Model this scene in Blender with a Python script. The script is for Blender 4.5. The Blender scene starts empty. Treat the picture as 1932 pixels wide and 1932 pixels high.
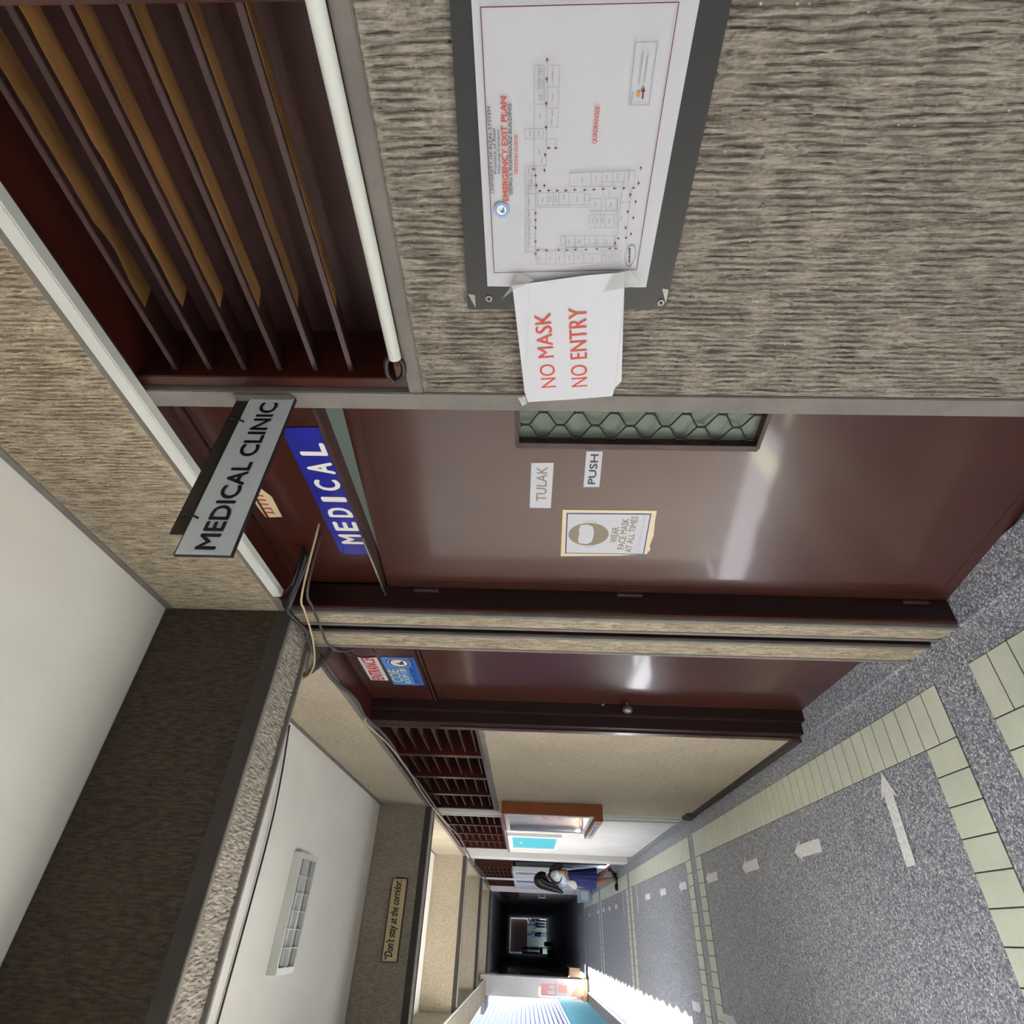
import bpy, bmesh, math, random
from mathutils import Vector, Matrix, noise
random.seed(7)
R = math.radians
C = bpy.context.scene.collection
SC = bpy.context.scene

# ------------------------------------------------------------------ camera, world, sun, exposure
def axes(yaw, pitch, roll):
    cy, sy, cp, sp = math.cos(yaw), math.sin(yaw), math.cos(pitch), math.sin(pitch)
    f = Vector((sy*cp, cy*cp, sp)); r = Vector((cy, -sy, 0)); u = r.cross(f)
    cr, sr = math.cos(roll), math.sin(roll)
    return cr*r + sr*u, -sr*r + cr*u, f
rt, upv, fw = axes(R(37.38), R(2.105), R(1.10))
cam = bpy.data.objects.new('camera', bpy.data.cameras.new('camera'))
C.objects.link(cam)
# the phone was held on its side: world up points to the picture's left
cx, cy, cz = -upv, rt, -fw
cam.matrix_world = Matrix(((cx.x, cy.x, cz.x, 0), (cx.y, cy.y, cz.y, 0), (cx.z, cy.z, cz.z, 1.5), (0, 0, 0, 1)))
cam.data.sensor_width = 36; cam.data.lens = 36*1047/1932; cam.data.clip_start = .02
SC.camera = cam
SC.view_settings.view_transform = 'Standard'; SC.view_settings.look = 'None'
SC.view_settings.gamma = 1; SC.view_settings.use_curve_mapping = False
SC.view_settings.exposure = 1.75
w = bpy.data.worlds.new('sky'); SC.world = w; w.use_nodes = True
bg = w.node_tree.nodes['Background']; bg.inputs[0].default_value = (.84, .92, 1, 1); bg.inputs[1].default_value = 1.3
sun = bpy.data.objects.new('sun', bpy.data.lights.new('sun', 'SUN')); C.objects.link(sun)
sun.data.energy = 26; sun.data.angle = R(.6); sun.data.color = (1, .975, .94)
sun.rotation_euler = Vector((.34, .0, -1)).to_track_quat('-Z', 'Y').to_euler()

# ------------------------------------------------------------------ materials
def lin(c):
    return tuple(((v/255)/12.92 if v/255 <= .04045 else ((v/255+.055)/1.055)**2.4) for v in c) + (1,)
MATS = {}
def pm(name, col, rough=.6, metal=0, var=None, bump=None, spec=.5, coat=0, trans=0, emit=None):
    """var=(scale vec, amount) darkens and lightens the colour by noise; bump=(scale vec, strength)."""
    m = bpy.data.materials.new(name); m.use_nodes = True; n = m.node_tree.nodes; l = m.node_tree.links
    b = n['Principled BSDF']; c = lin(col)
    b.inputs['Base Color'].default_value = c; b.inputs['Roughness'].default_value = rough; b.inputs['Metallic'].default_value = metal
    b.inputs['Specular IOR Level'].default_value = spec; b.inputs['Coat Weight'].default_value = coat; b.inputs['Coat Roughness'].default_value = .08
    b.inputs['Transmission Weight'].default_value = trans
    if emit: b.inputs['Emission Color'].default_value = c; b.inputs['Emission Strength'].default_value = emit
    if var or bump: tc = n.new('ShaderNodeTexCoord')
    def nz(scale, detail=4):
        mp = n.new('ShaderNodeMapping'); l.new(tc.outputs['Object'], mp.inputs['Vector'])
        mp.inputs['Scale'].default_value = scale if hasattr(scale, '__len__') else (scale,)*3
        t = n.new('ShaderNodeTexNoise'); t.inputs['Scale'].default_value = 1; t.inputs['Detail'].default_value = detail; t.inputs['Roughness'].default_value = .6
        l.new(mp.outputs[0], t.inputs['Vector']); return t
    if var:
        t = nz(var[0]); r = n.new('ShaderNodeValToRGB'); a = var[1]
        lo = tuple(max(0, v*(1-a)) for v in c[:3]) + (1,); hi = tuple(min(1, v*(1+a)) for v in c[:3]) + (1,)
        if len(var) > 2: lo = lin(var[2])
        r.color_ramp.elements[0].position = .32; r.color_ramp.elements[1].position = .68
        r.color_ramp.elements[0].color = lo; r.color_ramp.elements[1].color = hi
        l.new(t.outputs['Fac'], r.inputs['Fac']); l.new(r.outputs['Color'], b.inputs['Base Color'])
    if bump:
        t = nz(bump[0], 5); bp = n.new('ShaderNodeBump'); bp.inputs['Strength'].default_value = bump[1]; bp.inputs['Distance'].default_value = .006
        l.new(t.outputs['Fac'], bp.inputs['Height']); l.new(bp.outputs[0], b.inputs['Normal'])
    MATS[name] = m; return m

def concrete(name, lo, hi, scale, strength, dist=.01):
    """Combed pebble cement: broken ribs along one axis, with pale grit set in it."""
    m = bpy.data.materials.new(name); m.use_nodes = True; n = m.node_tree.nodes; l = m.node_tree.links; b = n['Principled BSDF']
    b.inputs['Roughness'].default_value = .9; b.inputs['Specular IOR Level'].default_value = .2
    tc = n.new('ShaderNodeTexCoord')
    def mp(s):
        x = n.new('ShaderNodeMapping'); x.inputs['Scale'].default_value = s; l.new(tc.outputs['Object'], x.inputs['Vector']); return x
    def nz(s, det, rough=.55):
        t = n.new('ShaderNodeTexNoise'); t.inputs['Scale'].default_value = 1; t.inputs['Detail'].default_value = det; t.inputs['Roughness'].default_value = rough
        l.new(mp(s).outputs[0], t.inputs['Vector']); return t
    rib = nz(scale, 3); fine = nz((160, 160, 160), 3); big = nz((1.6, 1.6, 1.6), 3)
    mix = n.new('ShaderNodeMath'); mix.operation = 'MULTIPLY_ADD'; mix.inputs[1].default_value = .35
    l.new(fine.outputs['Fac'], mix.inputs[0]); l.new(rib.outputs['Fac'], mix.inputs[2])
    r = n.new('ShaderNodeValToRGB'); e = r.color_ramp.elements
    e[0].position = .5; e[0].color = lin(lo); e[1].position = .85; e[1].color = lin(hi)  # rib hollows darker than ridges, part of their shade put into the colour
    l.new(mix.outputs[0], r.inputs['Fac'])
    v = n.new('ShaderNodeTexVoronoi'); v.inputs['Scale'].default_value = 1; l.new(mp((75, 75, 75)).outputs[0], v.inputs['Vector'])
    g = n.new('ShaderNodeMath'); g.operation = 'LESS_THAN'; g.inputs[1].default_value = .14; l.new(v.outputs['Distance'], g.inputs[0])
    sepc = n.new('ShaderNodeSeparateColor'); l.new(v.outputs['Color'], sepc.inputs[0])
    g2 = n.new('ShaderNodeMath'); g2.operation = 'LESS_THAN'; g2.inputs[1].default_value = .16; l.new(sepc.outputs[0], g2.inputs[0])
    g3 = n.new('ShaderNodeMath'); g3.operation = 'MULTIPLY'; l.new(g.outputs[0], g3.inputs[0]); l.new(g2.outputs[0], g3.inputs[1])
    mc = n.new('ShaderNodeMix'); mc.data_type = 'RGBA'; l.new(g3.outputs[0], mc.inputs[0]); l.new(r.outputs[0], mc.inputs[6]); mc.inputs[7].default_value = lin(tuple(min(255, v*1.25) for v in hi))
    mb = n.new('ShaderNodeMix'); mb.data_type = 'RGBA'; mb.blend_type = 'MULTIPLY'; mb.inputs[0].default_value = .5
    rb = n.new('ShaderNodeValToRGB'); rb.color_ramp.elements[0].position = .3; rb.color_ramp.elements[0].color = (.72, .7, .66, 1); rb.color_ramp.elements[1].position = .6
    l.new(big.outputs['Fac'], rb.inputs['Fac']); l.new(mc.outputs[2], mb.inputs[6]); l.new(rb.outputs[0], mb.inputs[7])
    l.new(mb.outputs[2], b.inputs['Base Color'])
    bp = n.new('ShaderNodeBump'); bp.inputs['Strength'].default_value = strength; bp.inputs['Distance'].default_value = dist
    l.new(mix.outputs[0], bp.inputs['Height']); l.new(bp.outputs[0], b.inputs['Normal'])
    MATS[name] = m; return m

CON = concrete('combed cement', (118, 110, 100), (172, 164, 152), (150, 150, 22), .5)
CONX = concrete('cross combed cement', (126, 119, 110), (180, 173, 162), (140, 24, 140), .4)
CONF = concrete('fine combed cement', (138, 129, 115), (176, 166, 150), (150, 150, 30), .4)
CONE = concrete('shade darkened beam cement', (62, 55, 46), (88, 79, 67), (150, 150, 30), .35)  # darkened so the colour stands in for shade on the first beam
CONB = concrete('light raised combed cement', (142, 130, 112), (200, 187, 164), (150, 150, 22), .5)  # lighter copy of the combed cement, strong light put into its colour
CONW = concrete('pale fine cement', (172, 160, 140), (212, 200, 178), (150, 150, 30), .4)
COND = concrete('half shaded beam cement', (96, 88, 76), (128, 119, 105), (150, 150, 30), .35)  # beam cement with some shade put into its colour, left unused
CONL = concrete('pale painted cement', (204, 202, 200), (232, 230, 228), (60, 60, 40), .25)
SMOOTH = pm('smooth grey cement', (124, 118, 112), .8, var=((9, 9, 9), .15), bump=((60, 60, 60), .15))
DKLIP = pm('dark grey painted edge', (70, 64, 60), .8, var=((9, 9, 9), .15))
SOFFIT = pm('white painted soffit', (238, 235, 228), .8, var=((2.2, 1.1, 2), .06), bump=((14, 14, 14), .08))
MAROON = pm('dark red brown painted wood', (66, 27, 20), .3, var=((4, 4, 4), .18), bump=((30, 30, 30), .06), coat=.2)
MAROOND = pm('dark brown painted slats', (62, 36, 32), .45, var=((6, 3, 6), .25), bump=((60, 8, 60), .15))
DOORM = pm('glossy brown door paint', (68, 31, 24), .3, var=((3, 3, 1.5), .12), bump=((40, 40, 14), .045), coat=.45)
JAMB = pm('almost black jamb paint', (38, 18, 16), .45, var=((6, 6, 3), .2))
TAN = pm('bare plywood', (196, 142, 84), .75, var=((8, 3, 8), .15, (130, 92, 54)))
WHITEP = pm('white plastic conduit', (214, 216, 210), .4, var=((5, 3, 5), .05))
BLACKP = pm('black cable sheath', (22, 21, 22), .45)
GREYC = pm('grey cable sheath', (70, 67, 69), .5)
BEIGEC = pm('beige cable sheath', (196, 176, 140), .5)
PAPER = pm('white paper', (196, 196, 202), .7, bump=((18, 18, 18), .12))
PAPERB = pm('bright white paper', (208, 208, 214), .7, bump=((14, 14, 14), .1))
BLKB = pm('black laminated board', (17, 17, 18), .38, bump=((25, 25, 25), .1), coat=.08)
INKR = pm('orange red ink', (212, 74, 52), .7)
INKD = pm('dark red ink', (110, 40, 36), .7)
INKK = pm('black ink', (22, 22, 24), .6)
INKG = pm('grey plan line ink', (150, 150, 158), .7)
INKT = pm('dark grey title ink', (74, 74, 80), .7)
BLUE = pm('blue enamel', (36, 42, 150), .3, var=((12, 12, 12), .2), coat=.4)
LETW = pm('white enamel lettering', (238, 236, 226), .4)
SIGNW = pm('pale grey signboard', (228, 236, 244), .35, var=((5, 5, 5), .04))
STEEL = pm('dull steel', (140, 136, 130), .4, metal=.8)
DKSTEEL = pm('dark flat bar', (60, 54, 46), .55, metal=.3, var=((20, 20, 20), .2))
SKYB = pm('sky blue print', (72, 142, 214), .4)
NAVY = pm('navy print', (40, 50, 130), .4)
TAPE = pm('clear tape', (214, 214, 212), .25, trans=.6); MATS['clear tape'].node_tree.nodes['Principled BSDF'].inputs['Alpha'].default_value = .4
CREAMP = pm('yellowed laminate', (224, 208, 170), .35)
SILVERI = pm('grey brown ink', (140, 128, 108), .5)
TILE = pm('pale green yellow tile', (214, 219, 200), .45, var=((7, 7, 7), .06))
GROUT = pm('dark grout', (60, 62, 60), .9)
ARROWM = pm('worn white floor tape', (240, 240, 242), .7, var=((60, 60, 60), .18))
BROWNW = pm('orange brown case wood', (142, 78, 38), .45, var=((3, 12, 3), .12))
WHITEW = pm('white painted frame', (232, 232, 232), .5)
GLASS = pm('clear glass', (235, 245, 248), .03, trans=.95)
TURQ = pm('turquoise board felt', (70, 172, 190), .8)
CYANW = pm('cyan painted wall', (78, 158, 172), .7, var=((1.5, 1.5, 1.5), .12))
CORR = pm('pale blue corrugated sheet', (66, 80, 124), .5)
DARKR = pm('dark corridor wall paint', (196, 200, 210), .8, var=((2, 2, 2), .2))
DARKF = pm('dark ceiling paint', (150, 153, 158), .8)
SKIN = pm('skin', (170, 126, 104), .55)
HAIR = pm('black hair', (26, 20, 22), .4, bump=((8, 200, 8), .2))
BLOUSE = pm('pale blue white blouse', (214, 228, 236), .7)
BLOUSEB = pm('light blue shirt', (150, 186, 220), .7)
SKIRT = pm('navy skirt cloth', (38, 46, 112), .7)
SHOE = pm('black shoe leather', (22, 22, 26), .35)
BAG = pm('black bag nylon', (36, 32, 34), .6)
BAGB = pm('brown bag pocket', (96, 66, 52), .6)
WHITEC = pm('white bag cloth', (236, 232, 232), .7)
CARD = pm('cardboard', (170, 138, 112), .8)
BINM = pm('pale blue grey plastic', (182, 200, 214), .4)
OLIVE = pm('green plastic', (40, 110, 92), .5)
YEL = pm('yellow green post paint', (190, 190, 110), .6)
GREENW = pm('grey green far wall', (104, 116, 108), .8)
EYE = pm('dark eye', (20, 16, 14), .2)
LIP = pm('lip', (150, 80, 76), .5)
CONT = pm('bright concrete yard', (200, 196, 188), .9)
ROOMW = pm('pale green clinic wall', (138, 146, 132), .8)
FROST = pm('grey green frosted glass', (120, 132, 118), .35, trans=.35, bump=((80, 80, 80), .1))
MESHM = pm('dark diamond mesh steel', (40, 42, 44), .45, metal=.5)
REFL = pm('mirror louvre', (96, 110, 116), .08, metal=.9)
PINK = pm('pink tarpaulin print', (226, 170, 160), .6)
SIGNT = pm('cream sign face', (212, 190, 146), .55, var=((10, 10, 10), .06))
KERBM = pm('grey kerb cement', (150, 150, 152), .85, bump=((70, 70, 70), .3))
WINB = pm('blue grey window film', (96, 128, 170), .25)

def floor_mat():
    m = bpy.data.materials.new('washed pebble floor'); m.use_nodes = True; n = m.node_tree.nodes; l = m.node_tree.links; b = n['Principled BSDF']
    b.inputs['Roughness'].default_value = .5; b.inputs['Specular IOR Level'].default_value = .45
    tc = n.new('ShaderNodeTexCoord')
    v = n.new('ShaderNodeTexVoronoi'); v.inputs['Scale'].default_value = 165; l.new(tc.outputs['Object'], v.inputs['Vector'])
    s = n.new('ShaderNodeSeparateColor'); l.new(v.outputs['Color'], s.inputs[0])
    r = n.new('ShaderNodeValToRGB'); e = r.color_ramp.elements
    e[0].position = 0; e[0].color = lin((110, 115, 128)); e[1].position = 1; e[1].color = lin((240, 241, 244))
    x = r.color_ramp.elements.new(.45); x.color = lin((160, 164, 174)); x = r.color_ramp.elements.new(.8); x.color = lin((198, 199, 203))
    l.new(s.outputs[0], r.inputs['Fac'])
    e2 = n.new('ShaderNodeValToRGB'); e2.color_ramp.elements[0].position = .35; e2.color_ramp.elements[0].color = (1, 1, 1, 1); e2.color_ramp.elements[1].position = .75; e2.color_ramp.elements[1].color = (.5, .5, .52, 1)
    l.new(v.outputs['Distance'], e2.inputs['Fac'])
    mx = n.new('ShaderNodeMix'); mx.data_type = 'RGBA'; mx.blend_type = 'MULTIPLY'; mx.inputs[0].default_value = .8
    l.new(r.outputs[0], mx.inputs[6]); l.new(e2.outputs[0], mx.inputs[7]); l.new(mx.outputs[2], b.inputs['Base Color'])
    bp = n.new('ShaderNodeBump'); bp.invert = True; bp.inputs['Strength'].default_value = .5; bp.inputs['Distance'].default_value = .003
    l.new(v.outputs['Distance'], bp.inputs['Height']); l.new(bp.outputs[0], b.inputs['Normal'])
    return m
FLOORM = floor_mat()

# ------------------------------------------------------------------ builders
ORG = {}
class MB:
    def __init__(s, flat=False): s.v = []; s.f = []; s.n = 0; s.flat = flat
    def add(s, vs, fs):
        k = len(s.v); s.v += [Vector(v) for v in vs]; s.f += [tuple(i+k for i in f) for f in fs]; return s
    def box(s, x0, x1, y0, y1, z0, z1):
        if not s.flat and 0 < s.n < 9:                     # keep butted boxes from sharing a plane
            e = .0002*s.n; x0 += e; x1 -= e; y0 += e; y1 -= e; z0 += e; z1 -= e
        s.n += 1
        return s.add([(x, y, z) for x in (x0, x1) for y in (y0, y1) for z in (z0, z1)],
                     [(0, 1, 3, 2), (4, 6, 7, 5), (0, 4, 5, 1), (2, 3, 7, 6), (0, 2, 6, 4), (1, 5, 7, 3)])
    def prism(s, poly, d):
        """poly: planar 3-D outline; d: extrusion vector."""
        d = Vector(d); n = len(poly); p = [Vector(q) for q in poly]
        return s.add(p + [q+d for q in p], [tuple(range(n))[::-1], tuple(range(n, 2*n))] + [(i, (i+1) % n, n+(i+1) % n, n+i) for i in range(n)])
    def poly(s, p): return s.add(p, [tuple(range(len(p)))])
    def tube(s, path, r, n=8, closed=False):
        P = [Vector(p) for p in path]; rings = []; N = len(P); prev = None
        for i, p in enumerate(P):
            a = P[(i-1) % N] if (i or closed) else p; b = P[(i+1) % N] if (i < N-1 or closed) else p
            t = (b-a).normalized()
            ref = prev if prev is not None else (Vector((0, 0, 1)) if abs(t.z) < .9 else Vector((1, 0, 0)))
            u = (ref - t*ref.dot(t))
            if u.length < 1e-5: u = t.orthogonal()
            u.normalize(); prev = u; v = t.cross(u)
            rr = r[i] if hasattr(r, '__len__') else r
            rings.append([p + (u*math.cos(2*math.pi*k/n) + v*math.sin(2*math.pi*k/n))*rr for k in range(n)])
        vs = [q for g in rings for q in g]; fs = []
        for i in range(N if closed else N-1):
            a, b = i*n, ((i+1) % N)*n
            fs += [(a+k, a+(k+1) % n, b+(k+1) % n, b+k) for k in range(n)]
        if not closed: fs += [tuple(range(n))[::-1], tuple(range((N-1)*n, N*n))]
        return s.add(vs, fs)
    def ball(s, c, r, nu=14, nv=9):
        c = Vector(c); rx, ry, rz = r if hasattr(r, '__len__') else (r, r, r); vs = [c+Vector((0, 0, rz))]
        for j in range(1, nv):
            a = math.pi*j/nv
            vs += [c+Vector((rx*math.sin(a)*math.cos(2*math.pi*k/nu), ry*math.sin(a)*math.sin(2*math.pi*k/nu), rz*math.cos(a))) for k in range(nu)]
        vs.append(c-Vector((0, 0, rz))); fs = [(0, 1+k, 1+(k+1) % nu) for k in range(nu)]
        for j in range(nv-2):
            a = 1+j*nu; fs += [(a+k, a+nu+k, a+nu+(k+1) % nu, a+(k+1) % nu) for k in range(nu)]
        a = 1+(nv-2)*nu; fs += [(a+k, a+nu, a+(k+1) % nu) for k in range(nu)]
        return s.add(vs, fs)
    def build(s, name, mat, parent=None, org=None, bevel=0, smooth=False, mats=None):
        o_ = ORG[parent.name] if parent else Vector(org or (0, 0, 0))
        me = bpy.data.meshes.new(name); me.from_pydata([v-o_ for v in s.v], [], s.f); me.update()
        bm = bmesh.new(); bm.from_mesh(me)
        bmesh.ops.recalc_face_normals(bm, faces=bm.faces)
        if bevel:
            ed = [e for e in bm.edges if len(e.link_faces) == 2 and e.calc_face_angle(0) > .5]
            bmesh.ops.bevel(bm, geom=ed, offset=bevel, segments=2, affect='EDGES', clamp_overlap=True)
        bm.to_mesh(me); bm.free()
        if smooth: me.polygons.foreach_set('use_smooth', [True]*len(me.polygons))
        me.materials.append(mat)
        ob = bpy.data.objects.new(name, me); C.objects.link(ob)
        if parent: ob.parent = parent
        else: ob.location = o_
        ORG[ob.name] = Vector(o_)
        return ob
def tag(o, label, cat, group=None, kind=None):
    o['label'] = label; o['category'] = cat
    if group: o['group'] = group
    if kind: o['kind'] = kind
    return o
def empty(name, loc, label, cat, group=None):
    o = bpy.data.objects.new(name, None); C.objects.link(o); o.location = loc; ORG[o.name] = Vector(loc); o.empty_display_size = .05
    return tag(o, label, cat, group)
def struct(o, label=None, cat=None):
    o['kind'] = 'structure'
    if label: o['label'] = label; o['category'] = cat
    return o
def sempty(name, loc, label, cat):
    return struct(empty(name, loc, label, cat))
def B(x0, x1, y0, y1, z0, z1): return MB().box(x0, x1, y0, y1, z0, z1)

def text_mb(string, P0, Rd, Ud, width, height, bold=0, shear=0, depth=0):
    """Lettering filling a width x height box whose lower left corner is P0."""
    cu = bpy.data.curves.new('lettering', 'FONT'); cu.body = string; cu.shear = shear; cu.resolution_u = 3; cu.space_line = .9
    ob = bpy.data.objects.new('lettering_source', cu); C.objects.link(ob)
    dg = bpy.context.evaluated_depsgraph_get(); dg.update()
    me = bpy.data.meshes.new_from_object(ob.evaluated_get(dg)); co = [v.co.copy() for v in me.vertices]; fs = [tuple(p.vertices) for p in me.polygons]
    bpy.data.objects.remove(ob); bpy.data.curves.remove(cu); bpy.data.meshes.remove(me)
    x0 = min(c.x for c in co); x1 = max(c.x for c in co); y0 = min(c.y for c in co); y1 = max(c.y for c in co)
    P0, Rd, Ud = Vector(P0), Vector(Rd), Vector(Ud)
    m = MB(); Nd = Rd.cross(Ud).normalized(); b_ = bold*1.3*height
    for q, (a, c2) in enumerate(((0, 0), (1, 0), (-1, 0), (0, 1), (0, -1)) if bold else ((0, 0),)):
        m.add([P0 + Rd*((c.x-x0)/(x1-x0)*width) + Ud*((c.y-y0)/(y1-y0)*height) + Rd*(a*b_) + Ud*(c2*b_) + Nd*(.00002*q) for c in co], fs)
    return m
RW, UW = (0, -1, 0), (0, 0, 1)          # reading direction and up on the corridor's long wall
def wtext(parent, name, s, x, yl, yr, z0, z1, mat, bold=0, shear=0):
    return text_mb(s, (x, yl, z0), RW, UW, yl-yr, z1-z0, bold, shear).build(name, mat, parent)
def wquad(m, x, ya, za, yb, zb, wd):
    """a thin ruled line on the wall plane at x"""
    a, b = Vector((x, ya, za)), Vector((x, yb, zb)); d = (b-a).normalized(); n = Vector((0, -d.z, d.y))*wd/2
    return m.poly([a-n, b-n, b+n, a+n])
def disc(m, x, y, z, ry, rz, n=24, inner=0):
    P = [(x, y+ry*math.cos(2*math.pi*k/n), z+rz*math.sin(2*math.pi*k/n)) for k in range(n)]
    if not inner: return m.poly(P)
    Q = [(x, y+ry*inner*math.cos(2*math.pi*k/n), z+rz*inner*math.sin(2*math.pi*k/n)) for k in range(n)]
    return m.add(P+Q, [(k, (k+1) % n, n+(k+1) % n, n+k) for k in range(n)])
def smooth_path(P, n=5):
    P = [Vector(p) for p in P]; out = []
    for i in range(len(P)-1):
        a = P[max(i-1, 0)]; b = P[i]; c = P[i+1]; d = P[min(i+2, len(P)-1)]
        for k in range(n):
            t = k/n; out.append(.5*((2*b)+(c-a)*t+(2*a-5*b+4*c-d)*t*t+(3*b-a-3*c+d)*t**3))
    return out+[P[-1]]
# ------------------------------------------------------------------ the setting
X = .92                                   # face of the long wall; doors sit back at 1.03
def ribbed(m, y0, y1, z0, z1, sy, sz, x=X, amp=.0036):
    """a grid over the wall face with the broken combed ribs really standing out"""
    ny, nz_ = int((y1-y0)/sy), int((z1-z0)/sz); vs = []
    for j in range(nz_+1):
        z = z0+(z1-z0)*j/nz_
        for i in range(ny+1):
            y = y0+(y1-y0)*i/ny
            q = y/.0118+.3*noise.noise((y*14, z*9, 0))+.14*noise.noise((y*70, z*45, 3)); q += .42*noise.noise((math.floor(q)*3.7, z*10, 1))
            fr = q-math.floor(q); gr = math.exp(-(min(fr, 1-fr)/.17)**2); st = max(.15, min(1.15, .7+1.5*noise.noise((y*26, z*15, 7))))
            c = noise.noise((y*210, z*120, 5)); g = noise.noise((y*95, z*95, 9))
            h = .45-1.55*gr*st+.5*c+max(0, g-.4)*2.6
            e = min(1, i/4, (ny-i)/4, j/4, (nz_-j)/4)
            vs.append((x - .003 - amp*h*e, y, z))
    W_ = ny+1
    m.add(vs, [(j*W_+i, j*W_+i+1, (j+1)*W_+i+1, (j+1)*W_+i) for j in range(nz_) for i in range(ny)])
    return m
m = B(X, X+.14, -3, .785, 0, 1.765); ribbed(m, .1, .783, .25, 1.735, .0015, .0032)
struct(m.build('wall_right', CON), 'combed grey cement wall holding the emergency plan board', 'wall')
struct(B(X, X+.2, 1.9, 17.6, 2.385, 2.85).build('wall_right', CONW), 'fine cement band above the far doors and louvres', 'wall')
m = B(X, X+.2, -3, 1.9, 2.385, 2.85); ribbed(m, -.15, 1.83, 2.42, 2.822, .0021, .0042)
struct(m.build('wall_right', CONB), 'combed cement band running above the doors and louvres', 'wall')
struct(B(X, X+.14, 3.235, 5.78, 0, 1.775).build('wall_right', CONW), 'cement wall under the first far row of louvres', 'wall')
struct(B(X, X+.14, 6.10, 8.93, 0, 1.74).build('wall_right', CONL), 'pale bright wall under the turquoise notice board', 'wall')
struct(B(X, X+.14, 12.2, 17.35, 0, .62).build('wall_right', DARKR), 'low dark wall beyond the walking girl', 'wall')
# smooth borders round the combed panels
t = 0
def trim(x0, x1, y0, y1, z0, z1, mat=SMOOTH, bev=.002):
    global t; t += 1
    return struct(B(x0, x1, y0, y1, z0, z1).build('trim_%d' % t, mat, bevel=bev))
trim(X-.006, X+.12, .785, .832, 0, 2.385)                       # jamb strip beside the plan wall
trim(X-.005, X+.1, -3, .785, 1.738, 1.768)
trim(X-.006, X+.01, -3, 17.6, 2.385, 2.42)
trim(X-.006, X+.01, -3, 17.6, 2.822, 2.85)
trim(X-.004, X+.1, 3.24, 5.78, 1.752, 1.782)
trim(X-.004, X+.1, 6.10, 8.93, 1.715, 1.745)
# floor, sill and ceiling
struct(B(-.94, X+.16, -3, 48, -.3, 0).build('floor', FLOORM), 'speckled grey washed pebble floor of the corridor', 'floor')
struct(MB().box(-1.14, -.94, 3.3, 30, -1.2, .035).build('kerb', KERBM, bevel=.008), 'grey cement kerb along the open side of the corridor', 'kerb')
for y0, y1 in ((.832, 1.80), (2.13, 3.19), (8.93, 9.58), (9.86, 12.2)):
    t += 1; struct(B(X-.008, X+.15, y0, y1, -.05, .012).build('trim_%d' % t, FLOORM, bevel=.003))
struct(B(X-.02, X+.01, 3.2, 5.55, 0, .05).build('baseboard_right', DKLIP, bevel=.004))
struct(B(X-.03, X+.01, 5.52, 5.74, 0, .09).build('baseboard_right', DKLIP, bevel=.01))
struct(B(X-.012, X+.01, 5.9, 8.9, 0, .06).build('baseboard_right', KERBM, bevel=.004))
struct(B(-1.45, 4.5, -3, 17.6, 2.85, 3.0).build('ceiling', SOFFIT), 'white painted corridor ceiling', 'ceiling')
# scalloped eave of roof sheets on the open side
m = MB(); P = []
for k in range(231):
    y = -3+k*.1; P.append((-1.47-.045*abs(math.sin(y*9.1))-.02*abs(math.sin(y*4.3)), y, 2.93))
P += [(-1.3, 20, 2.93), (-1.3, -3, 2.93)]
m.prism(P, (0, 0, .03)).build('roof', SMOOTH)['kind'] = 'structure'
# cross beams, each with a dark lower lip, and the long beam on the open side
for i, yc in enumerate((1.94, 5.79, 9.71, 13.59, 17.5)):
    m = B(-.82, X+.02, yc-.115, yc+.115, 2.385, 2.85)
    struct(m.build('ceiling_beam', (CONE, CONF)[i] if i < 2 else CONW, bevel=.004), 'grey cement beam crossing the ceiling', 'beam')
    t += 1; struct(B(-.82, X+.004, yc-.121, yc-.105, 2.372, 2.425).build('trim_%d' % t, DKLIP, bevel=.002))
    t += 1
    m = B(-.82, X, yc-.118, yc-.098, 2.368, 2.385); m.box(-.82, X, yc+.10, yc+.118, 2.368, 2.385); struct(m.build('trim_%d' % t, SMOOTH, bevel=.002))
    t += 1; m = MB()
    if i == 0:
        nx, ny = 560, 50; vs = []
        for j in range(ny+1):
            for k in range(nx+1):
                x = -.82+1.735*k/nx; y = yc-.1+.2*j/ny
                a = noise.noise((x*150+.9*noise.noise((x*26, y*24, 1)), y*30, 3)); c = noise.noise((x*150, y*120, 6))
                vs.append((x, y, 2.383-.003*(max(-1, min(1, a*3))*.6+.4*c)))
        m.add(vs, [(j*(nx+1)+k, j*(nx+1)+k+1, (j+1)*(nx+1)+k+1, (j+1)*(nx+1)+k) for j in range(ny) for k in range(nx)])
    else: m.box(-.82, X, yc-.1, yc+.1, 2.376, 2.387)
    struct(m.build('trim_%d' % t, CONX))
struct(B(-1.17, -.82, -3, 17.6, 2.36, 2.85).build('ceiling_beam', CONF, bevel=.004), 'long cement beam over the open side of the corridor', 'beam')
struct(B(-1.18, -.95, 3.38, 6.66, -.3, 2.37).build('wall_left', CONF), 'added unseen wall shutting light out of the near bay', 'wall')
struct(B(-1.18, -.95, -3, -1.1, -.3, 2.37).build('wall_left', CONF), 'added unseen wall shutting light out of the near bay', 'wall')  # unseen stretch put in to cut the light near the viewer
struct(B(-1.18, 1.1, -2.6, -2.4, -.3, 2.87).build('blocker_behind', CONF), 'added unseen wall behind the viewer, keeping light out', 'wall')  # unseen, put in to darken the near bay
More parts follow.
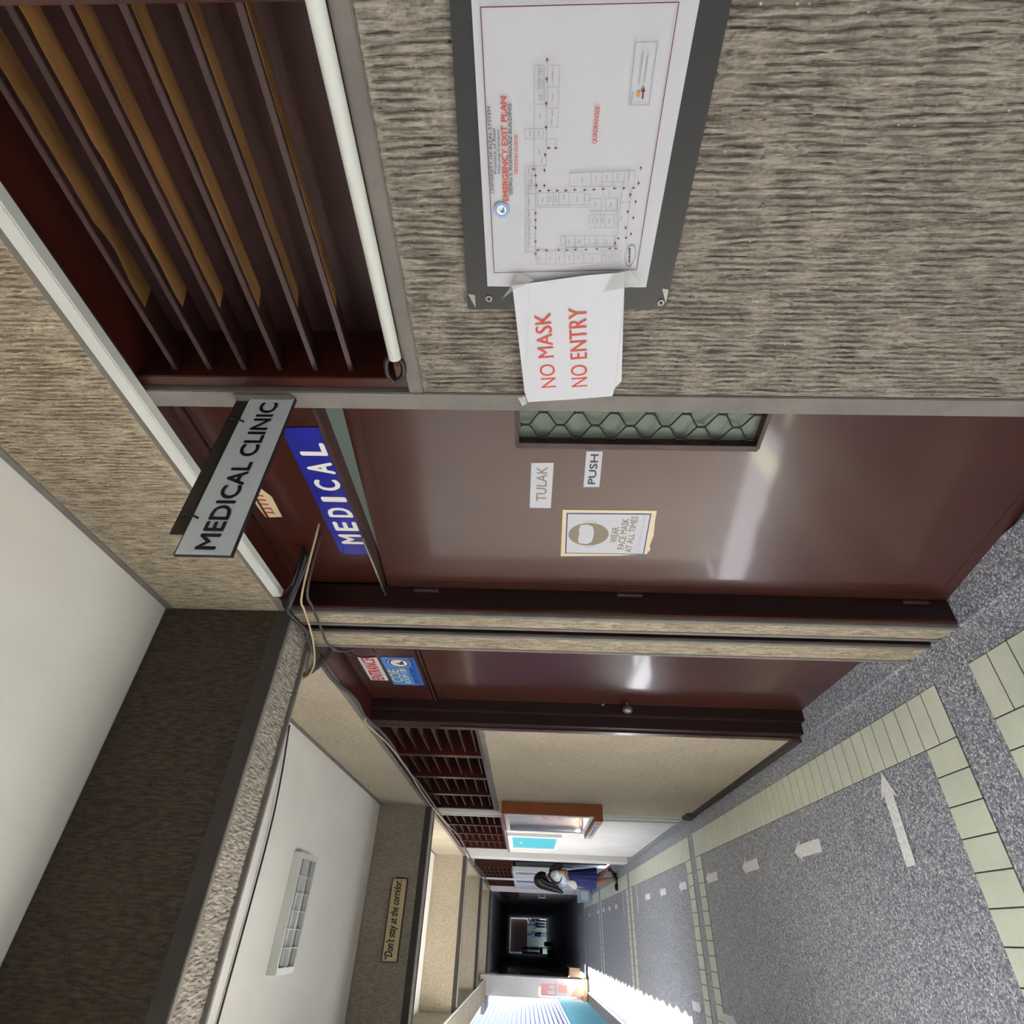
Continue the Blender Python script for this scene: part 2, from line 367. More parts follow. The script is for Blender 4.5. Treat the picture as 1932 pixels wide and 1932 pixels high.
# columns: a pair of fins with a groove between, one at each beam
def column(y, mat, label):
    r = sempty('column', (X, y, 0), label, 'column')
    for a, b in ((-.138, -.02), (.03, .18)):
        f = B(X, X+.2, y+a+.012, y+b-.012, 0, 2.385)
        if y < 3: ribbed(f, y+a+.02, y+b-.02, .02, 2.375, .0035, .006, amp=.003)
        fo = f.build('fin', mat, r)
        g = B(X-.006, X+.2, y+a, y+a+.022, 0, 2.385); g.box(X-.006, X+.2, y+b-.022, y+b, 0, 2.385); g.build('edge_strip', SMOOTH if y < 5 else WHITEW, fo, bevel=.002)
    B(X+.07, X+.2, y-.03, y+.04, 0, 2.385).box(X+.004, X+.2, y+.024, y+.0305, 0, 2.385).build('groove_back', JAMB, r)
column(1.953, CONB, 'twin finned cement column between the two brown doors')
column(5.925, CONF, 'twin finned cement column behind the brown display case')
column(9.72, CONL, 'pale twin finned column before the dark doorway by the girl')
column(13.55, CONL, 'pale twin finned column between the two far framed windows')
column(17.43, CONL, 'pale twin finned column at the mouth of the dark corridor')

# tile bands let into the floor: each band is one run of small tiles
tn = 0
def band(x0, x1, y0, y1, along, pitch):
    global t; t += 1
    r = struct(B(x0, x1, y0, y1, -.01, .0015).build('trim_%d' % t, GROUT)); m = MB(True); g = .0022
    n_ = round(((y1-y0) if along == 'y' else (x1-x0))/pitch); n_ = max(1, n_)
    for k in range(n_):
        if along == 'y':
            a = y0+(y1-y0)*k/n_; b = y0+(y1-y0)*(k+1)/n_; m.box(x0+g, x1-g, a+g, b-g, 0, .0032)
        else:
            a = x0+(x1-x0)*k/n_; b = x0+(x1-x0)*(k+1)/n_; m.box(a+g, b-g, y0+g, y1-g, 0, .0032)
    t += 1; struct(m.build('trim_%d' % t, TILE, bevel=.0008))
band(.612, .798, -2.03, 1.85, 'y', .0955)
band(-.94, .612, 1.67, 1.85, 'x', .0985)
for y0, y1 in ((2.045, 5.775), (5.955, 9.62), (9.80, 13.45), (13.66, 17.3)):
    band(.612, .798, y0, y1, 'y', .0955)
    band(-.94, .612, y0, y0+.185, 'x', .0985); band(-.94, .612, y1-.185, y1, 'x', .0985)

# ------------------------------------------------------------------ clinic room behind the first door, dark backing behind the rest
struct(B(4.2, 4.4, -3, 3.2, 0, .9).build('wall_back', ROOMW)); struct(B(4.2, 4.4, -3, 3.2, 2.3, 2.9).build('wall_back', ROOMW)); struct(B(4.2, 4.4, 1.2, 3.2, .9, 2.3).build('wall_back', ROOMW))
struct(B(1.12, 4.4, -3.1, -2.95, 0, 2.9).build('wall_side', ROOMW)); struct(B(1.22, 4.4, 2.0, 2.12, 0, 2.9).build('wall_side', ROOMW))
struct(B(1.08, 4.4, -3, 2.1, -.3, -.004).build('floor', FLOORM))
struct(B(1.2, 1.26, 2.12, 17.6, 0, 2.9).build('wall_back', DARKR))

# ------------------------------------------------------------------ louvre windows (one unit each, its slats as parts)
def slat(m, x, z, y0, y1, d, h):
    """thin blade: outer edge low at (x, z), rising inward"""
    th = .007
    return m.prism([(x, y0, z), (x+d, y0, z+h), (x+d, y0, z+h+th), (x-.002, y0, z+th+.003)], (0, y1-y0, 0))
def louvre(idx, y0, y1, z0, z1, zs, label, x=X+.03, depth=.075, rise=.02, fmat=MAROON, panel=None, back=.26, smat=MAROOND):
    r = sempty('window_%d' % idx, (x, (y0+y1)/2, z0), label, 'louvre window')
    f = B(X+.005, X+.17, y0, y0+.028, z0, z1); f.box(X+.005, X+.17, y1-.028, y1, z0, z1); f.box(X+.005, X+.17, y0, y1, z1-.03, z1); f.box(X+.005, X+.17, y0, y1, z0, z0+.025)
    f.build('window_frame', fmat, r, bevel=.002)
    for k, z in enumerate(zs):
        s_ = slat(MB(), x, z, y0+.02, y1-.02, depth, rise).build('slat', smat, r, bevel=.0012)
        if panel:                                   # the underside was left bare where the paint stops raggedly
            rr = random.Random(k+3); e0, e1 = panel; u = []; n_ = 60
            for q in range(n_+1):
                yy = e0+(e1-e0)*q/n_; dd = depth*(.2+.05*noise.noise((yy*30, k*3, 1)) + (.35*max(0, noise.noise((yy*9, k*5, 4))) if k < 2 else 0))
                u.append((x+dd, yy, z+rise*dd/depth-.0006))
            u += [(x+depth-.002, e1, z+rise-.0012), (x+depth-.002, e0, z+rise-.0012)]
            MB().prism(u, (0, 0, -.0006)).build('bare_wood_face', TAN, s_)
    B(X+.17, X+.18, y0-.02, y1+.05, z0-.05, z1+.02).build('dark_backing', MAROOND, r)
    return r
zs = (2.273, 2.197, 2.121, 2.043, 1.965, 1.888)
louvre(1, .132, .782, 1.768, 2.385, zs, 'wide dark red louvre window above the emergency plan', panel=(.16, .615), x=X+.028, depth=.085, rise=.022)
louvre(2, -.6, .135, 1.768, 2.385, zs, 'dark red louvre window next to the wide one', panel=(-.6, .1))
zf = (2.300, 2.222, 2.143, 2.063, 1.985, 1.905, 1.83)
for k in range(4):
    louvre(3+k, 3.24+.635*k, 3.24+.635*(k+1), 1.78, 2.385, zf, ['first', 'second', 'third', 'fourth'][k]+' dark red louvre bay after the second brown door', panel=(3.27+.645*k, 3.27+.645*k+.25) if k == 0 else None)
for k in range(4):
    louvre(7+k, 6.11+.64*k, 6.11+.64*(k+1), 1.742, 2.385, zf, ['first', 'second', 'third', 'fourth'][k]+' dark red louvre bay above the turquoise board', x=X+.02)
for k in range(3):
    louvre(11+k, 11.3+.7*k, 11.3+.7*(k+1), 1.74, 2.385, zf, ['first', 'second', 'third'][k]+' small red louvre bay above the blue window', x=X+.02)
for k in range(2):
    louvre(14+k, 14.1+.8*k, 14.1+.8*(k+1), 1.74, 2.385, zf, ['first', 'second'][k]+' small red louvre bay before the dark corridor', x=X+.02)

# ------------------------------------------------------------------ first door, ajar, with its transom
TH = R(9.5); HX, HY = 1.013, 1.795; DD = Vector((math.sin(TH), -math.cos(TH), 0)); DN = Vector((-math.cos(TH), -math.sin(TH), 0)); HP = Vector((HX, HY, 0))
def dpt(wd, z, out=0): return HP + DD*wd + DN*out + Vector((0, 0, z))
def dbox(m, w0, w1, z0, z1, o0, o1): 
    P = [dpt(a, c, o) for a in (w0, w1) for o in (o0, o1) for c in (z0, z1)]
    return m.add(P, [(0, 1, 3, 2), (4, 6, 7, 5), (0, 4, 5, 1), (2, 3, 7, 6), (0, 2, 6, 4), (1, 5, 7, 3)])
D1 = sempty('door_1', HP, 'glossy brown clinic door standing slightly ajar', 'door')
m = MB(); W0, W1 = .652, .93; Z0, Z1 = .866, 1.55
dbox(m, 0, W0, .004, 2.03, -.04, 0); dbox(m, W1, .985, .004, 2.03, -.04, 0); dbox(m, W0, W1, .004, Z0, -.04, 0); dbox(m, W0, W1, Z1, 2.03, -.04, 0)
m.build('door_leaf', DOORM, D1)
m = MB(); dbox(m, W0-.008, W0+.012, Z0, Z1, -.03, .003); dbox(m, W1-.012, W1, Z0, Z1, -.03, .003); dbox(m, W0, W1, Z0-.004, Z0+.008, -.03, .003); dbox(m, W0, W1, Z1-.008, Z1+.004, -.03, .003); m.build('window_bead', MAROOND, D1, bevel=.001)
m = MB(); dbox(m, W0, W1, Z0, Z1, -.03, -.026); m.build('window_pane', FROST, D1)
m = MB()
sp_ = .0415
for c in range(8):
    P = []; sgn = 1 if c % 2 == 0 else -1
    for k in range(113):
        z = Z0+.012+(Z1-Z0-.024)*k/112; ph = (z-Z0)/.0975*2*math.pi
        ww = W0+.002+sp_*c+sgn*(sp_/2-.001)*max(-1, min(1, 1.3*math.sin(ph)))
        P.append(dpt(min(max(ww, W0+.004), W1-.004), z, -.012))
    m.tube(P, .0024, 5)
m.build('diamond_mesh_grille', MESHM, D1, smooth=True)
for k, zc in enumerate((1.885, 1.14, .126)):
    h = MB(); h.tube([dpt(-.006, zc-.045, .008), dpt(-.006, zc+.045, .008)], .009, 10); dbox(h, -.004, .022, zc-.045, zc+.045, -.002, .002); h.build('hinge', MAROOND, D1, smooth=False)
m = MB(); dbox(m, .035, .0362, .01, 2.02, 0, .0008); dbox(m, .05, .94, 1.985, 1.9866, 0, .0008); dbox(m, .05, .9, .055, .0562, 0, .0008); m.build('edge_groove', JAMB, D1)
m = MB(); m.poly([dpt(a, b, -.0245) for a, b in ((.79, .87), (.79, .945), (.772, .935), (.775, .912), (.752, .915), (.745, .895), (.762, .888), (.748, .872))]); m.build('broken_pane_hole', JAMB, D1)
# door frame and transom
FR = sempty('door_frame', (1.03, 1.3, 0), 'dark red frame and transom panel over the clinic door', 'door frame')
B(1.02, 1.10, 1.80, 1.845, 0, 2.385).build('jamb', JAMB, FR, bevel=.002)
B(.936, 1.10, 1.800, 1.813, 0, 2.37).build('jamb', JAMB, FR, bevel=.001)
B(.926, .936, 1.797, 1.813, 0, 2.37).build('jamb_edge', MAROON, FR, bevel=.001)
B(1.028, 1.055, .832, 1.80, 2.045, 2.385).build('transom_panel', MAROON, FR)
B(1.012, 1.06, .832, 1.80, 2.037, 2.05).build('head_rail', MAROOND, FR, bevel=.002)
m = B(1.020, 1.03, .832, 1.72, 2.372, 2.376); m.box(1.020, 1.03, .832, 1.72, 2.335, 2.338); m.build('moulding', MAROOND, FR)
MB().tube([(.99, 1.45, 2.04), (.975, 1.93, 2.032)], .004, 8).build('stay_rod', STEEL, FR, smooth=True)
B(.915, 1.05, .832, 1.8, 2.38, 2.39).build('head_lining', MAROON, FR)

# ------------------------------------------------------------------ second door
D2 = sempty('door_2', (1.035, 2.65, 0), 'glossy brown door under the red ENTRANCE sign', 'door')
B(1.035, 1.075, 2.12, 3.085, .012, 2.008).build('door_leaf', DOORM, D2, bevel=.002)
B(1.030, 1.07, 2.12, 3.10, 2.03, 2.385).build('transom_panel', MAROON, D2)
m = B(1.022, 1.03, 2.12, 3.09, 2.012, 2.02); m.box(1.022, 1.03, 2.12, 3.09, 2.032, 2.040); m.box(1.022, 1.03, 2.12, 3.03, 2.34, 2.345); m.box(1.022, 1.03, 2.12, 3.03, 2.365, 2.37); m.build('moulding', MAROOND, D2)
B(.98, 1.1, 3.085, 3.135, 0, 2.385).build('door_frame', JAMB, D2, bevel=.002)
B(.925, 1.1, 3.135, 3.235, 0, 2.385).build('door_frame', JAMB, D2, bevel=.002)
B(.916, .93, 3.19, 3.24, 0, 2.0).build('architrave', MAROON, D2, bevel=.002)
B(.915, 1.05, 2.13, 3.2, 2.378, 2.39).build('head_lining', MAROON, D2)
m = MB().tube([(1.035, 3.035, .967), (1.012, 3.035, .967)], .011, 12); m.tube([(1.012, 3.035, .967), (1.004, 3.035, .967), (.985, 3.035, .967), (.975, 3.035, .967)], (.017, .027, .027, .018), 16); m.build('door_knob', STEEL, D2, smooth=True)
m = B(1.026, 1.03, 3.05, 3.085, 1.085, 1.10); m.tube([(1.02, 3.09, 1.10), (1.005, 3.095, 1.10), (1.005, 3.095, 1.06), (1.02, 3.09, 1.06)], .004, 6); m.build('hasp', STEEL, D2)
# dark doorway near the girl and the framed windows beyond it
D3 = sempty('door_3', (1.04, 9.25, 0), 'dark red door just before the pale column by the girl', 'door')
B(1.03, 1.07, 8.93, 9.56, .012, 2.385).build('door_leaf', MAROON, D3); B(.95, 1.07, 8.9, 8.95, 0, 2.385).build('door_frame', JAMB, D3, bevel=.003)
D4 = sempty('door_4', (1.06, 10.9, 0), 'dark open doorway behind the walking girl', 'door')
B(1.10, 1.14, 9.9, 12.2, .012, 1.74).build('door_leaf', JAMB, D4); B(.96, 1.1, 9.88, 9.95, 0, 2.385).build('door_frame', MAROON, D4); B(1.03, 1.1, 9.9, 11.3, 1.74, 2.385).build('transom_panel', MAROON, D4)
def fwin(idx, y0, y1, z0, z1, label):
    r = sempty('window_%d' % idx, (1.0, (y0+y1)/2, z0), label, 'window')
    m = B(.94, 1.02, y0, y0+.12, z0, z1); m.box(.94, 1.02, y1-.06, y1, z0, z1); m.box(.94, 1.02, y0, y1, z0, z0+.05); m.box(.94, 1.02, y0, y1, z1-.04, z1); m.build('window_frame', WHITEW, r, bevel=.003)
    B(.985, .995, y0+.1, y1-.05, z0+.04, z1-.03).build('window_pane', WINB, r)
fwin(16, 12.05, 13.3, .62, 1.74, 'white framed blue grey window behind the girl')
fwin(17, 13.78, 15.4, .62, 1.74, 'white framed window beyond the pale column')
struct(B(.98, 1.1, 15.4, 17.3, 0, 1.74).build('wall_right', DARKR), 'dark wall panel before the last column', 'wall')

# ------------------------------------------------------------------ the dark corridor at the end
struct(B(1.0, 1.2, 17.55, 48.7, 0, 2.9).build('wall_right', DARKR), 'dark right wall of the corridor beyond', 'wall')
struct(B(-1.15, -.86, 19.4, 45.5, 0, 2.9).build('wall_left', DARKR), 'dark left wall of the corridor beyond', 'wall')
struct(B(-1.15, -.86, 45.5, 48.7, .35, 2.9).build('wall_left', DARKR), 'dark left wall of the corridor beyond', 'wall')
struct(B(-1.15, 1.2, 17.6, 37, 2.45, 2.6).build('ceiling', DARKF), 'dark ceiling of the corridor beyond', 'ceiling')
struct(B(-1.15, 1.2, 37, 48.4, 2.45, 2.6).build('ceiling', CONL), 'paler ceiling over the far lobby', 'ceiling')
struct(B(-1.10, -.74, 16.75, 17.5, 0, 2.5).build('wall_left', CONL), 'white end wall with the pink poster', 'wall')
struct(B(-3.5, 3.5, 48.6, 48.8, -.3, 1.3).build('wall_far', GREENW), 'grey green wall at the far end', 'wall')
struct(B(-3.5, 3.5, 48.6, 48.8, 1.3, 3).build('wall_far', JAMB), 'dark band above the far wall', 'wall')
struct(B(-1.5, -1.12, 17.6, 19.6, 2.42, 2.5).build('ceiling', DARKF), 'small canopy added to keep sun off the cardboard box', 'ceiling')  # put in out of view, only to block the sun
D5 = sempty('door_5', (.945, 19.6, 0), 'grey door with a pale handle in the dark corridor', 'door')
B(.93, .952, 17.8, 21.3, .02, 1.66).build('door_leaf', SMOOTH, D5, bevel=.003)
B(.925, .952, 17.8, 21.3, 1.68, 2.2).build('transom_louvre', MAROON, D5)
MB().tube([(.93, 18.5, 1.13), (.86, 18.5, 1.13), (.86, 18.5, .95), (.93, 18.5, .95)], .014, 6).build('handle', WHITEW, D5)
struct(B(-.86, -.845, 19.5, 24, 1.68, 2.25).build('trim_80', MAROON)); struct(B(-.86, -.845, 19.5, 22, .05, 1.6).build('trim_81', SMOOTH))

# ------------------------------------------------------------------ yard and fence on the open side
struct(B(-14, -1.14, -9, 34, -1.3, -1.05).build('ground', CONT), 'sunlit pale concrete yard', 'ground')
struct(B(-9, -3.1, 2.0, 4.9, -1.2, 3.1).build('blocker_opposite', CONL), 'low pale block added across the yard to shape the sun', 'wall')  # unseen, added; its height sets the sunlit strip of yard
struct(B(-9, -3.1, -9, 1.95, -1.2, 7.5).build('blocker_opposite', CONL), 'tall pale block added across the yard to shade the near bay', 'wall')  # put in out of view to block sun and sky
FE = empty('fence', (-1.9, 18, -1.05), 'pale blue corrugated sheet fence above a cyan wall', 'fence')
B(-2.1, -1.92, 7.5, 30, -1.05, .14).build('cyan_base_wall', CYANW, FE)
B(-2.12, -1.89, 7.5, 30, .14, .2).build('cap_rail', WHITEP, FE, bevel=.01)
m = MB(); vs = []; NC = 20; K = 12
for k in range(NC*K+1):
    z = .2+2.7*k/(NC*K); x = -1.93+.03*math.sin(2*math.pi*k/K); vs += [(x, 7.5, z), (x, 30, z)]
m.add(vs, [(2*k, 2*k+1, 2*k+3, 2*k+2) for k in range(NC*K)]); m.build('corrugated_sheet', CORR, FE, smooth=True)
# ------------------------------------------------------------------ white conduits, cables and wires
o = B(.885, X-.006, -2, 1.66, 2.345, 2.378).build('cable_trunking', WHITEP, None, (.9, 0, 2.345), bevel=.003); tag(o, 'white plastic trunking running above the louvre window and transom', 'trunking')
o = MB().tube([(.898, -2, 1.777), (.898, .682, 1.777)], .0125, 12).build('conduit_pipe', WHITEP, None, (.898, .682, 1.765), smooth=True); tag(o, 'white plastic pipe running along under the louvre window', 'pipe')
P = smooth_path([(.898, .675, 1.781), (.897, .69, 1.796), (.896, .721, 1.799), (.896, .737, 1.787), (.897, .722, 1.768), (.898, .695, 1.764), (.902, .682, 1.772), (.93, .68, 1.79)])
o = MB().tube(P, .0055, 8).build('cable', BLACKP, None, (.9, .7, 1.77), smooth=True); tag(o, 'black cable looping out of the white pipe end beside the louvres', 'cable')
def cable(pts, x, r, mat, label, x0=None, bow=0, at=None):
    x_, x = x, (at or x); pts = [(q[0]*x/x_, 1.5+(q[1]-1.5)*x/x_) for q in pts]     # kept on its sight line while set off from its neighbour
    P = [(x0 if (i == 0 and x0) else x-(bow*math.sin(math.pi*i/(len(pts)-1))), p[0], p[1]) for i, p in enumerate(pts)]
    o = MB().tube(smooth_path(P), r, 8).build('cable', mat, None, P[0], smooth=True)
    return tag(o, label, 'cable')
cable([(1.549, 2.269), (1.599, 2.294), (1.665, 2.341), (1.689, 2.373)], .91, .006, BLACKP, 'short black cable curving from the transom into the white trunking', 1.02)
cable([(1.585, 2.27), (1.672, 2.32), (1.71, 2.358), (1.763, 2.366), (1.802, 2.372), (1.861, 2.365), (1.935, 2.356), (2.003, 2.363), (2.105, 2.370), (2.203, 2.392), (2.331, 2.45)], .897, .0085, BLACKP, 'thick black cable tied along the foot of the first beam', 1.0, at=.878)
cable([(1.605, 2.268), (1.7, 2.327), (1.743, 2.356), (1.781, 2.362), (1.871, 2.350), (1.935, 2.345), (1.975, 2.360), (2.075, 2.375), (2.239, 2.44), (2.347, 2.475), (2.345, 2.45)], .886, .0055, GREYC, 'grey cable tied beside the thick black one at the beam foot', 1.0, at=.862)
cable([(1.486, 2.212), (1.617, 2.26), (1.73, 2.288), (1.853, 2.308), (1.991, 2.336), (2.145, 2.377), (2.26, 2.418), (2.365, 2.472), (2.421, 2.519)], .88, .0035, BEIGEC, 'thin beige cable sagging across the twin finned column', 1.02, .006, at=.838)
cable([(1.546, 2.224), (1.613, 2.244), (1.738, 2.266), (1.856, 2.279), (1.898, 2.284), (2.01, 2.299), (2.075, 2.297), (2.123, 2.274), (2.099, 2.206)], .892, .0045, GREYC, 'dark grey cable hanging lower across the twin finned column', 1.02, at=.849)
cable([(2.11, 2.305), (2.168, 2.259), (2.209, 2.2), (2.199, 2.155), (2.178, 2.134), (2.128, 2.139)], .905, .003, BLACKP, 'thin black wire looping down beside the ENTRANCE sign')
o = MB().tube(smooth_path([(.897, 2.41, 2.509), (.897, 2.295, 2.414), (.9, 2.189, 2.342), (.91, 2.136, 2.312)]), .0125, 10).build('flexible_conduit', BLACKP, None, (.9, 2.136, 2.3), smooth=True); tag(o, 'thick black flexible conduit arching above the second door', 'conduit')
F = [(2.30, 2.40), (2.5, 2.39), (2.723, 2.372), (2.956, 2.366), (3.073, 2.370), (3.469, 2.345), (4.24, 2.345), (4.543, 2.335), (5.407, 2.335), (6.518, 2.32), (7.4, 2.30), (8.9, 2.31), (10.2, 2.32), (12.6, 2.31), (15.7, 2.32)]
P = []
for k, (y, z) in enumerate(F): P.append((.905, y, z+.012*math.sin(k*2.3)))
o = MB().tube(smooth_path(P), .009, 8).build('cable', GREYC, None, (.9, 2.24, 2.4), smooth=True); tag(o, 'long grey cable running along the wall under the cement band above the far louvres', 'cable')
P = [(.878, y, z-.012+.014*math.sin(k*1.7)) for k, (y, z) in enumerate(F[3:10])]
o = MB().tube(smooth_path(P), .005, 6).build('cable', BEIGEC, None, (.893, 3, 2.35), smooth=True); tag(o, 'thin beige cable drooping beside the long grey one above the far louvres', 'cable')
P = [(.895, 3.18, 2.84), (.6, 3.24, 2.83), (.3, 3.285, 2.835), (-.36, 3.28, 2.84), (-.82, 3.27, 2.84)]
o = MB().tube(smooth_path(P), .005, 6).build('ceiling_wire', BLACKP, None, (.9, 3.18, 2.84), smooth=True); tag(o, 'thin black wire strung across the white ceiling before the lamp', 'wire')
# white pipe along the inner foot of the long beam, dipping under every cross beam
P = []
for yc in (5.79, 9.71, 13.59, 17.5):
    P += [(-.806, yc-1.5, 2.372), (-.806, yc-.22, 2.372), (-.79, yc-.15, 2.352), (-.79, yc+.15, 2.352), (-.806, yc+.22, 2.372)]
o = MB().tube(P[:-1], .013, 8).build('conduit_pipe', WHITEP, None, (-.8, 4.3, 2.37), smooth=True); tag(o, 'pale pipe following the foot of the long beam on the open side', 'pipe')

# ------------------------------------------------------------------ ceiling lamp
L = empty('ceiling_lamp', (.066, 3.9, 2.85), 'white louvred fluorescent ceiling lamp, unlit', 'lamp')
x0, x1, y0, y1 = -.212, .345, 3.755, 4.045; zb = 2.797
m = B(x0, x1, y0, y0+.018, zb, 2.85); m.box(x0, x1, y1-.018, y1, zb, 2.85); m.box(x0, x0+.03, y0, y1, zb, 2.85); m.box(x1-.03, x1, y0, y1, zb, 2.85); m.box(x0, x1, y0, y1, 2.84, 2.85); m.build('housing', WHITEP, L, bevel=.002)
B(x0+.03, x1-.03, y0+.018, y1-.018, 2.825, 2.83).build('reflector', REFL, L)
m = B(x0+.03, x1-.03, (y0+y1)/2-.003, (y0+y1)/2+.003, zb+.002, 2.826)
for k in range(1, 6): xx = x0+.03+(x1-x0-.06)*k/6; m.box(xx-.002, xx+.002, y0+.018, y1-.018, zb+.002, 2.826)
m.build('louvre_grid', WHITEW, L)
for yy in (y0+.09, y1-.09): MB().tube([(x0+.035, yy, 2.815), (x1-.035, yy, 2.815)], .008, 10).build('tube', WHITEP, L, smooth=True)

# ------------------------------------------------------------------ signs by the clinic door
S = empty('hanging_sign', (.9, .80, 2.02), 'grey MEDICAL CLINIC sign hanging from a dark bar', 'sign')
b = B(.504, .910, .80, .806, 2.02, 2.12).build('sign_board', SIGNW, S)
m = B(.503, .911, .7995, .8065, 2.0185, 2.0205); m.box(.503, .911, .7995, .8065, 2.1195, 2.1215); m.box(.503, .505, .7995, .8065, 2.0185, 2.1215); m.box(.909, .911, .7995, .8065, 2.0185, 2.1215); m.build('edge_rim', INKK, b)
text_mb('MEDICAL CLINIC', (.516, .7988, 2.052), (1, 0, 0), (0, 0, 1), .378, .036, .026).build('lettering', INKK, b)
m = B(.552, .914, .806, .811, 2.128, 2.153); m.build('bracket_bar', DKSTEEL, S, bevel=.001)
B(.906, .914, .788, .806, 2.028, 2.152).build('mounting_plate', SMOOTH, S, bevel=.001)
for xx in (.586, .838):
    MB().tube(smooth_path([(xx+.006, .806, 2.14), (xx+.003, .797, 2.138), (xx, .794, 2.125), (xx-.002, .797, 2.112), (xx-.003, .803, 2.108)]), .0022, 6).build('hook', INKK, S, smooth=True)
S = empty('enamel_sign', (1.027, 1.3, 2.04), 'blue enamel MEDICAL sign screwed on the transom panel', 'sign')
m = MB().prism([(1.027, 1.018, 2.150), (1.027, 1.000, 2.150), (1.027, .997, 2.06), (1.027, 1.008, 2.043), (1.027, 1.599, 2.038), (1.027, 1.597, 2.157), (1.027, 1.03, 2.157)], (-.003, 0, 0)); pl = m.build('plate', BLUE, S)
for i, ch in enumerate('MEDICAL'):
    c = 1.531-(1.531-1.055)*(i+.5)/7
    wd = .05 if ch == 'M' else (.018 if ch == 'I' else .044)
    c = [1.505, 1.432, 1.359, 1.294, 1.228, 1.154, 1.078][i]
    wtext(pl, 'lettering', ch, 1.0232, c+wd/2, c-wd/2, 2.062, 2.133, LETW, .03)
for y, z in ((1.585, 2.148), (1.588, 2.047), (1.25, 2.046)): MB().tube([(1.024, y, z), (1.0225, y, z)], .0035, 8).build('screw', INKK, pl)
S = empty('paper_sticker', (1.028, 1.33, 2.30), 'torn cream sticker with red letters behind the hanging sign', 'sticker')
st = MB().prism([(1.0275, 1.25, 2.309), (1.0275, 1.324, 2.352), (1.0275, 1.36, 2.35), (1.0275, 1.397, 2.346), (1.0275, 1.393, 2.292), (1.0275, 1.292, 2.288)], (-.0008, 0, 0)).build('sheet', CREAMP, S)
m = MB()
for k in range(5): m.poly([(1.0262, 1.375-.021*k, 2.312), (1.0262, 1.367-.021*k, 2.312), (1.0262, 1.365-.021*k, 2.338), (1.0262, 1.373-.021*k, 2.338)])
m.poly([(1.0262, 1.38, 2.31), (1.0262, 1.345, 2.31), (1.0262, 1.345, 2.314), (1.0262, 1.38, 2.314)]); m.build('red_print', INKR, st)

# ------------------------------------------------------------------ plan board and paper notice
XB = X-.011
S = empty('display_board', (XB, .35, 1.27), 'black laminated board screwed to the combed cement wall', 'board')
m = MB().prism([(XB, .11, 1.612), (XB, .578, 1.625), (XB, .575, 1.268), (XB, .11, 1.272)], (-.004, 0, 0)); bd = m.build('panel', BLKB, S)
for y, z in ((.556, 1.585), (.562, 1.279), (.125, 1.59), (.125, 1.285)):
    MB().tube([(XB-.004, y, z), (XB-.006, y, z)], .006, 12).build('washer', STEEL, S); MB().tube([(XB-.006, y, z), (XB-.0075, y, z)], .0028, 8).build('screw', INKK, S)
for y, z in ((.577, 1.61), (.565, 1.27)): MB().prism([(XB-.0042, y-.002, z), (XB-.0042, y-.03, z+.012), (XB-.0042, y-.028, z-.0)], (-.0006, 0, 0)).build('worn_corner', STEEL, bd)
XP = .898
S = empty('evacuation_plan', (XP, .34, 1.31), 'white printed emergency exit plan on the black board', 'plan')
sh = MB(); ny, nz_ = 40, 30; vs = []
for j in range(nz_+1):
    for i in range(ny+1):
        y = .148+(.530-.148)*i/ny; z = 1.311+(1.586-1.311)*j/nz_
        vs.append((XP+.0016+.0016*noise.noise((y*9, z*9, 1)), y, z))
sh.add(vs, [(j*(ny+1)+i, j*(ny+1)+i+1, (j+1)*(ny+1)+i+1, (j+1)*(ny+1)+i) for j in range(nz_) for i in range(ny)])
sh = sh.build('sheet', PAPER, S, smooth=True)
XI = XP-.0012
m = MB(); bq = [(.1625, 1.575), (.503, 1.573), (.4965, 1.333), (.1605, 1.336)]
for k in range(4): a, b = bq[k], bq[(k+1) % 4]; wquad(m, XI, a[0], a[1], b[0], b[1], .0011)
m.build('border_line', INKD, sh)
for s_, yl, yr, zc, hh, mt, bo in (('UNIVERSITY OF RIZAL SYSTEM', .3755, .2644, 1.5676, .0048, INKT, .004), ('Province of Rizal', .3484, .2907, 1.5622, .0046, INKT, .004), ('Morong Campus', .3478, .2917, 1.5556, .0050, INKT, .004),
        ('EMERGENCY EXIT PLAN', .3866, .2533, 1.5455, .0086, INKR, .02), ('ISIDRO S. RODRIGUEZ BUILDING', .3778, .2616, 1.5392, .0052, INKT, .008), ('GROUND FLOOR', .3495, .2978, 1.5308, .0052, INKR, .004), ('QUADRANGLE', .3097, .2654, 1.4180, .0074, INKR, .01)):
    wtext(sh, 'lettering', s_, XI, yl, yr, zc, zc+hh, mt, bo)
# round blue seal
def seal(parent, x, y, z, r, blue=NAVY, name='seal'):
    s = disc(MB(), x, y, z, r, r, 32).build(name, blue, parent)
    disc(MB(), x-.0002, y, z, r*.9, r*.9, 32, .93).build('seal_ring', LETW, s)
    disc(MB(), x-.0002, y, z, r*.66, r*.66, 28).build('seal_centre', LETW, s)
    m = MB().poly([(x-.0004, y+r*.45, z-r*.4), (x-.0004, y-r*.5, z-r*.35), (x-.0004, y-r*.1, z-r*.05)]); m.poly([(x-.0004, y+r*.08, z-r*.1), (x-.0004, y-r*.04, z-r*.1), (x-.0004, y-r*.12, z+r*.5)]); m.build('seal_mark', blue, s)
    m = MB().poly([(x-.0004, y+r*.4, z-r*.2), (x-.0004, y+r*.05, z-r*.25), (x-.0004, y+r*.12, z+r*.3)]); m.build('seal_mark', OLIVE, s)
    return s
seal(sh, XI, .4002, 1.557, .0118, SKYB)
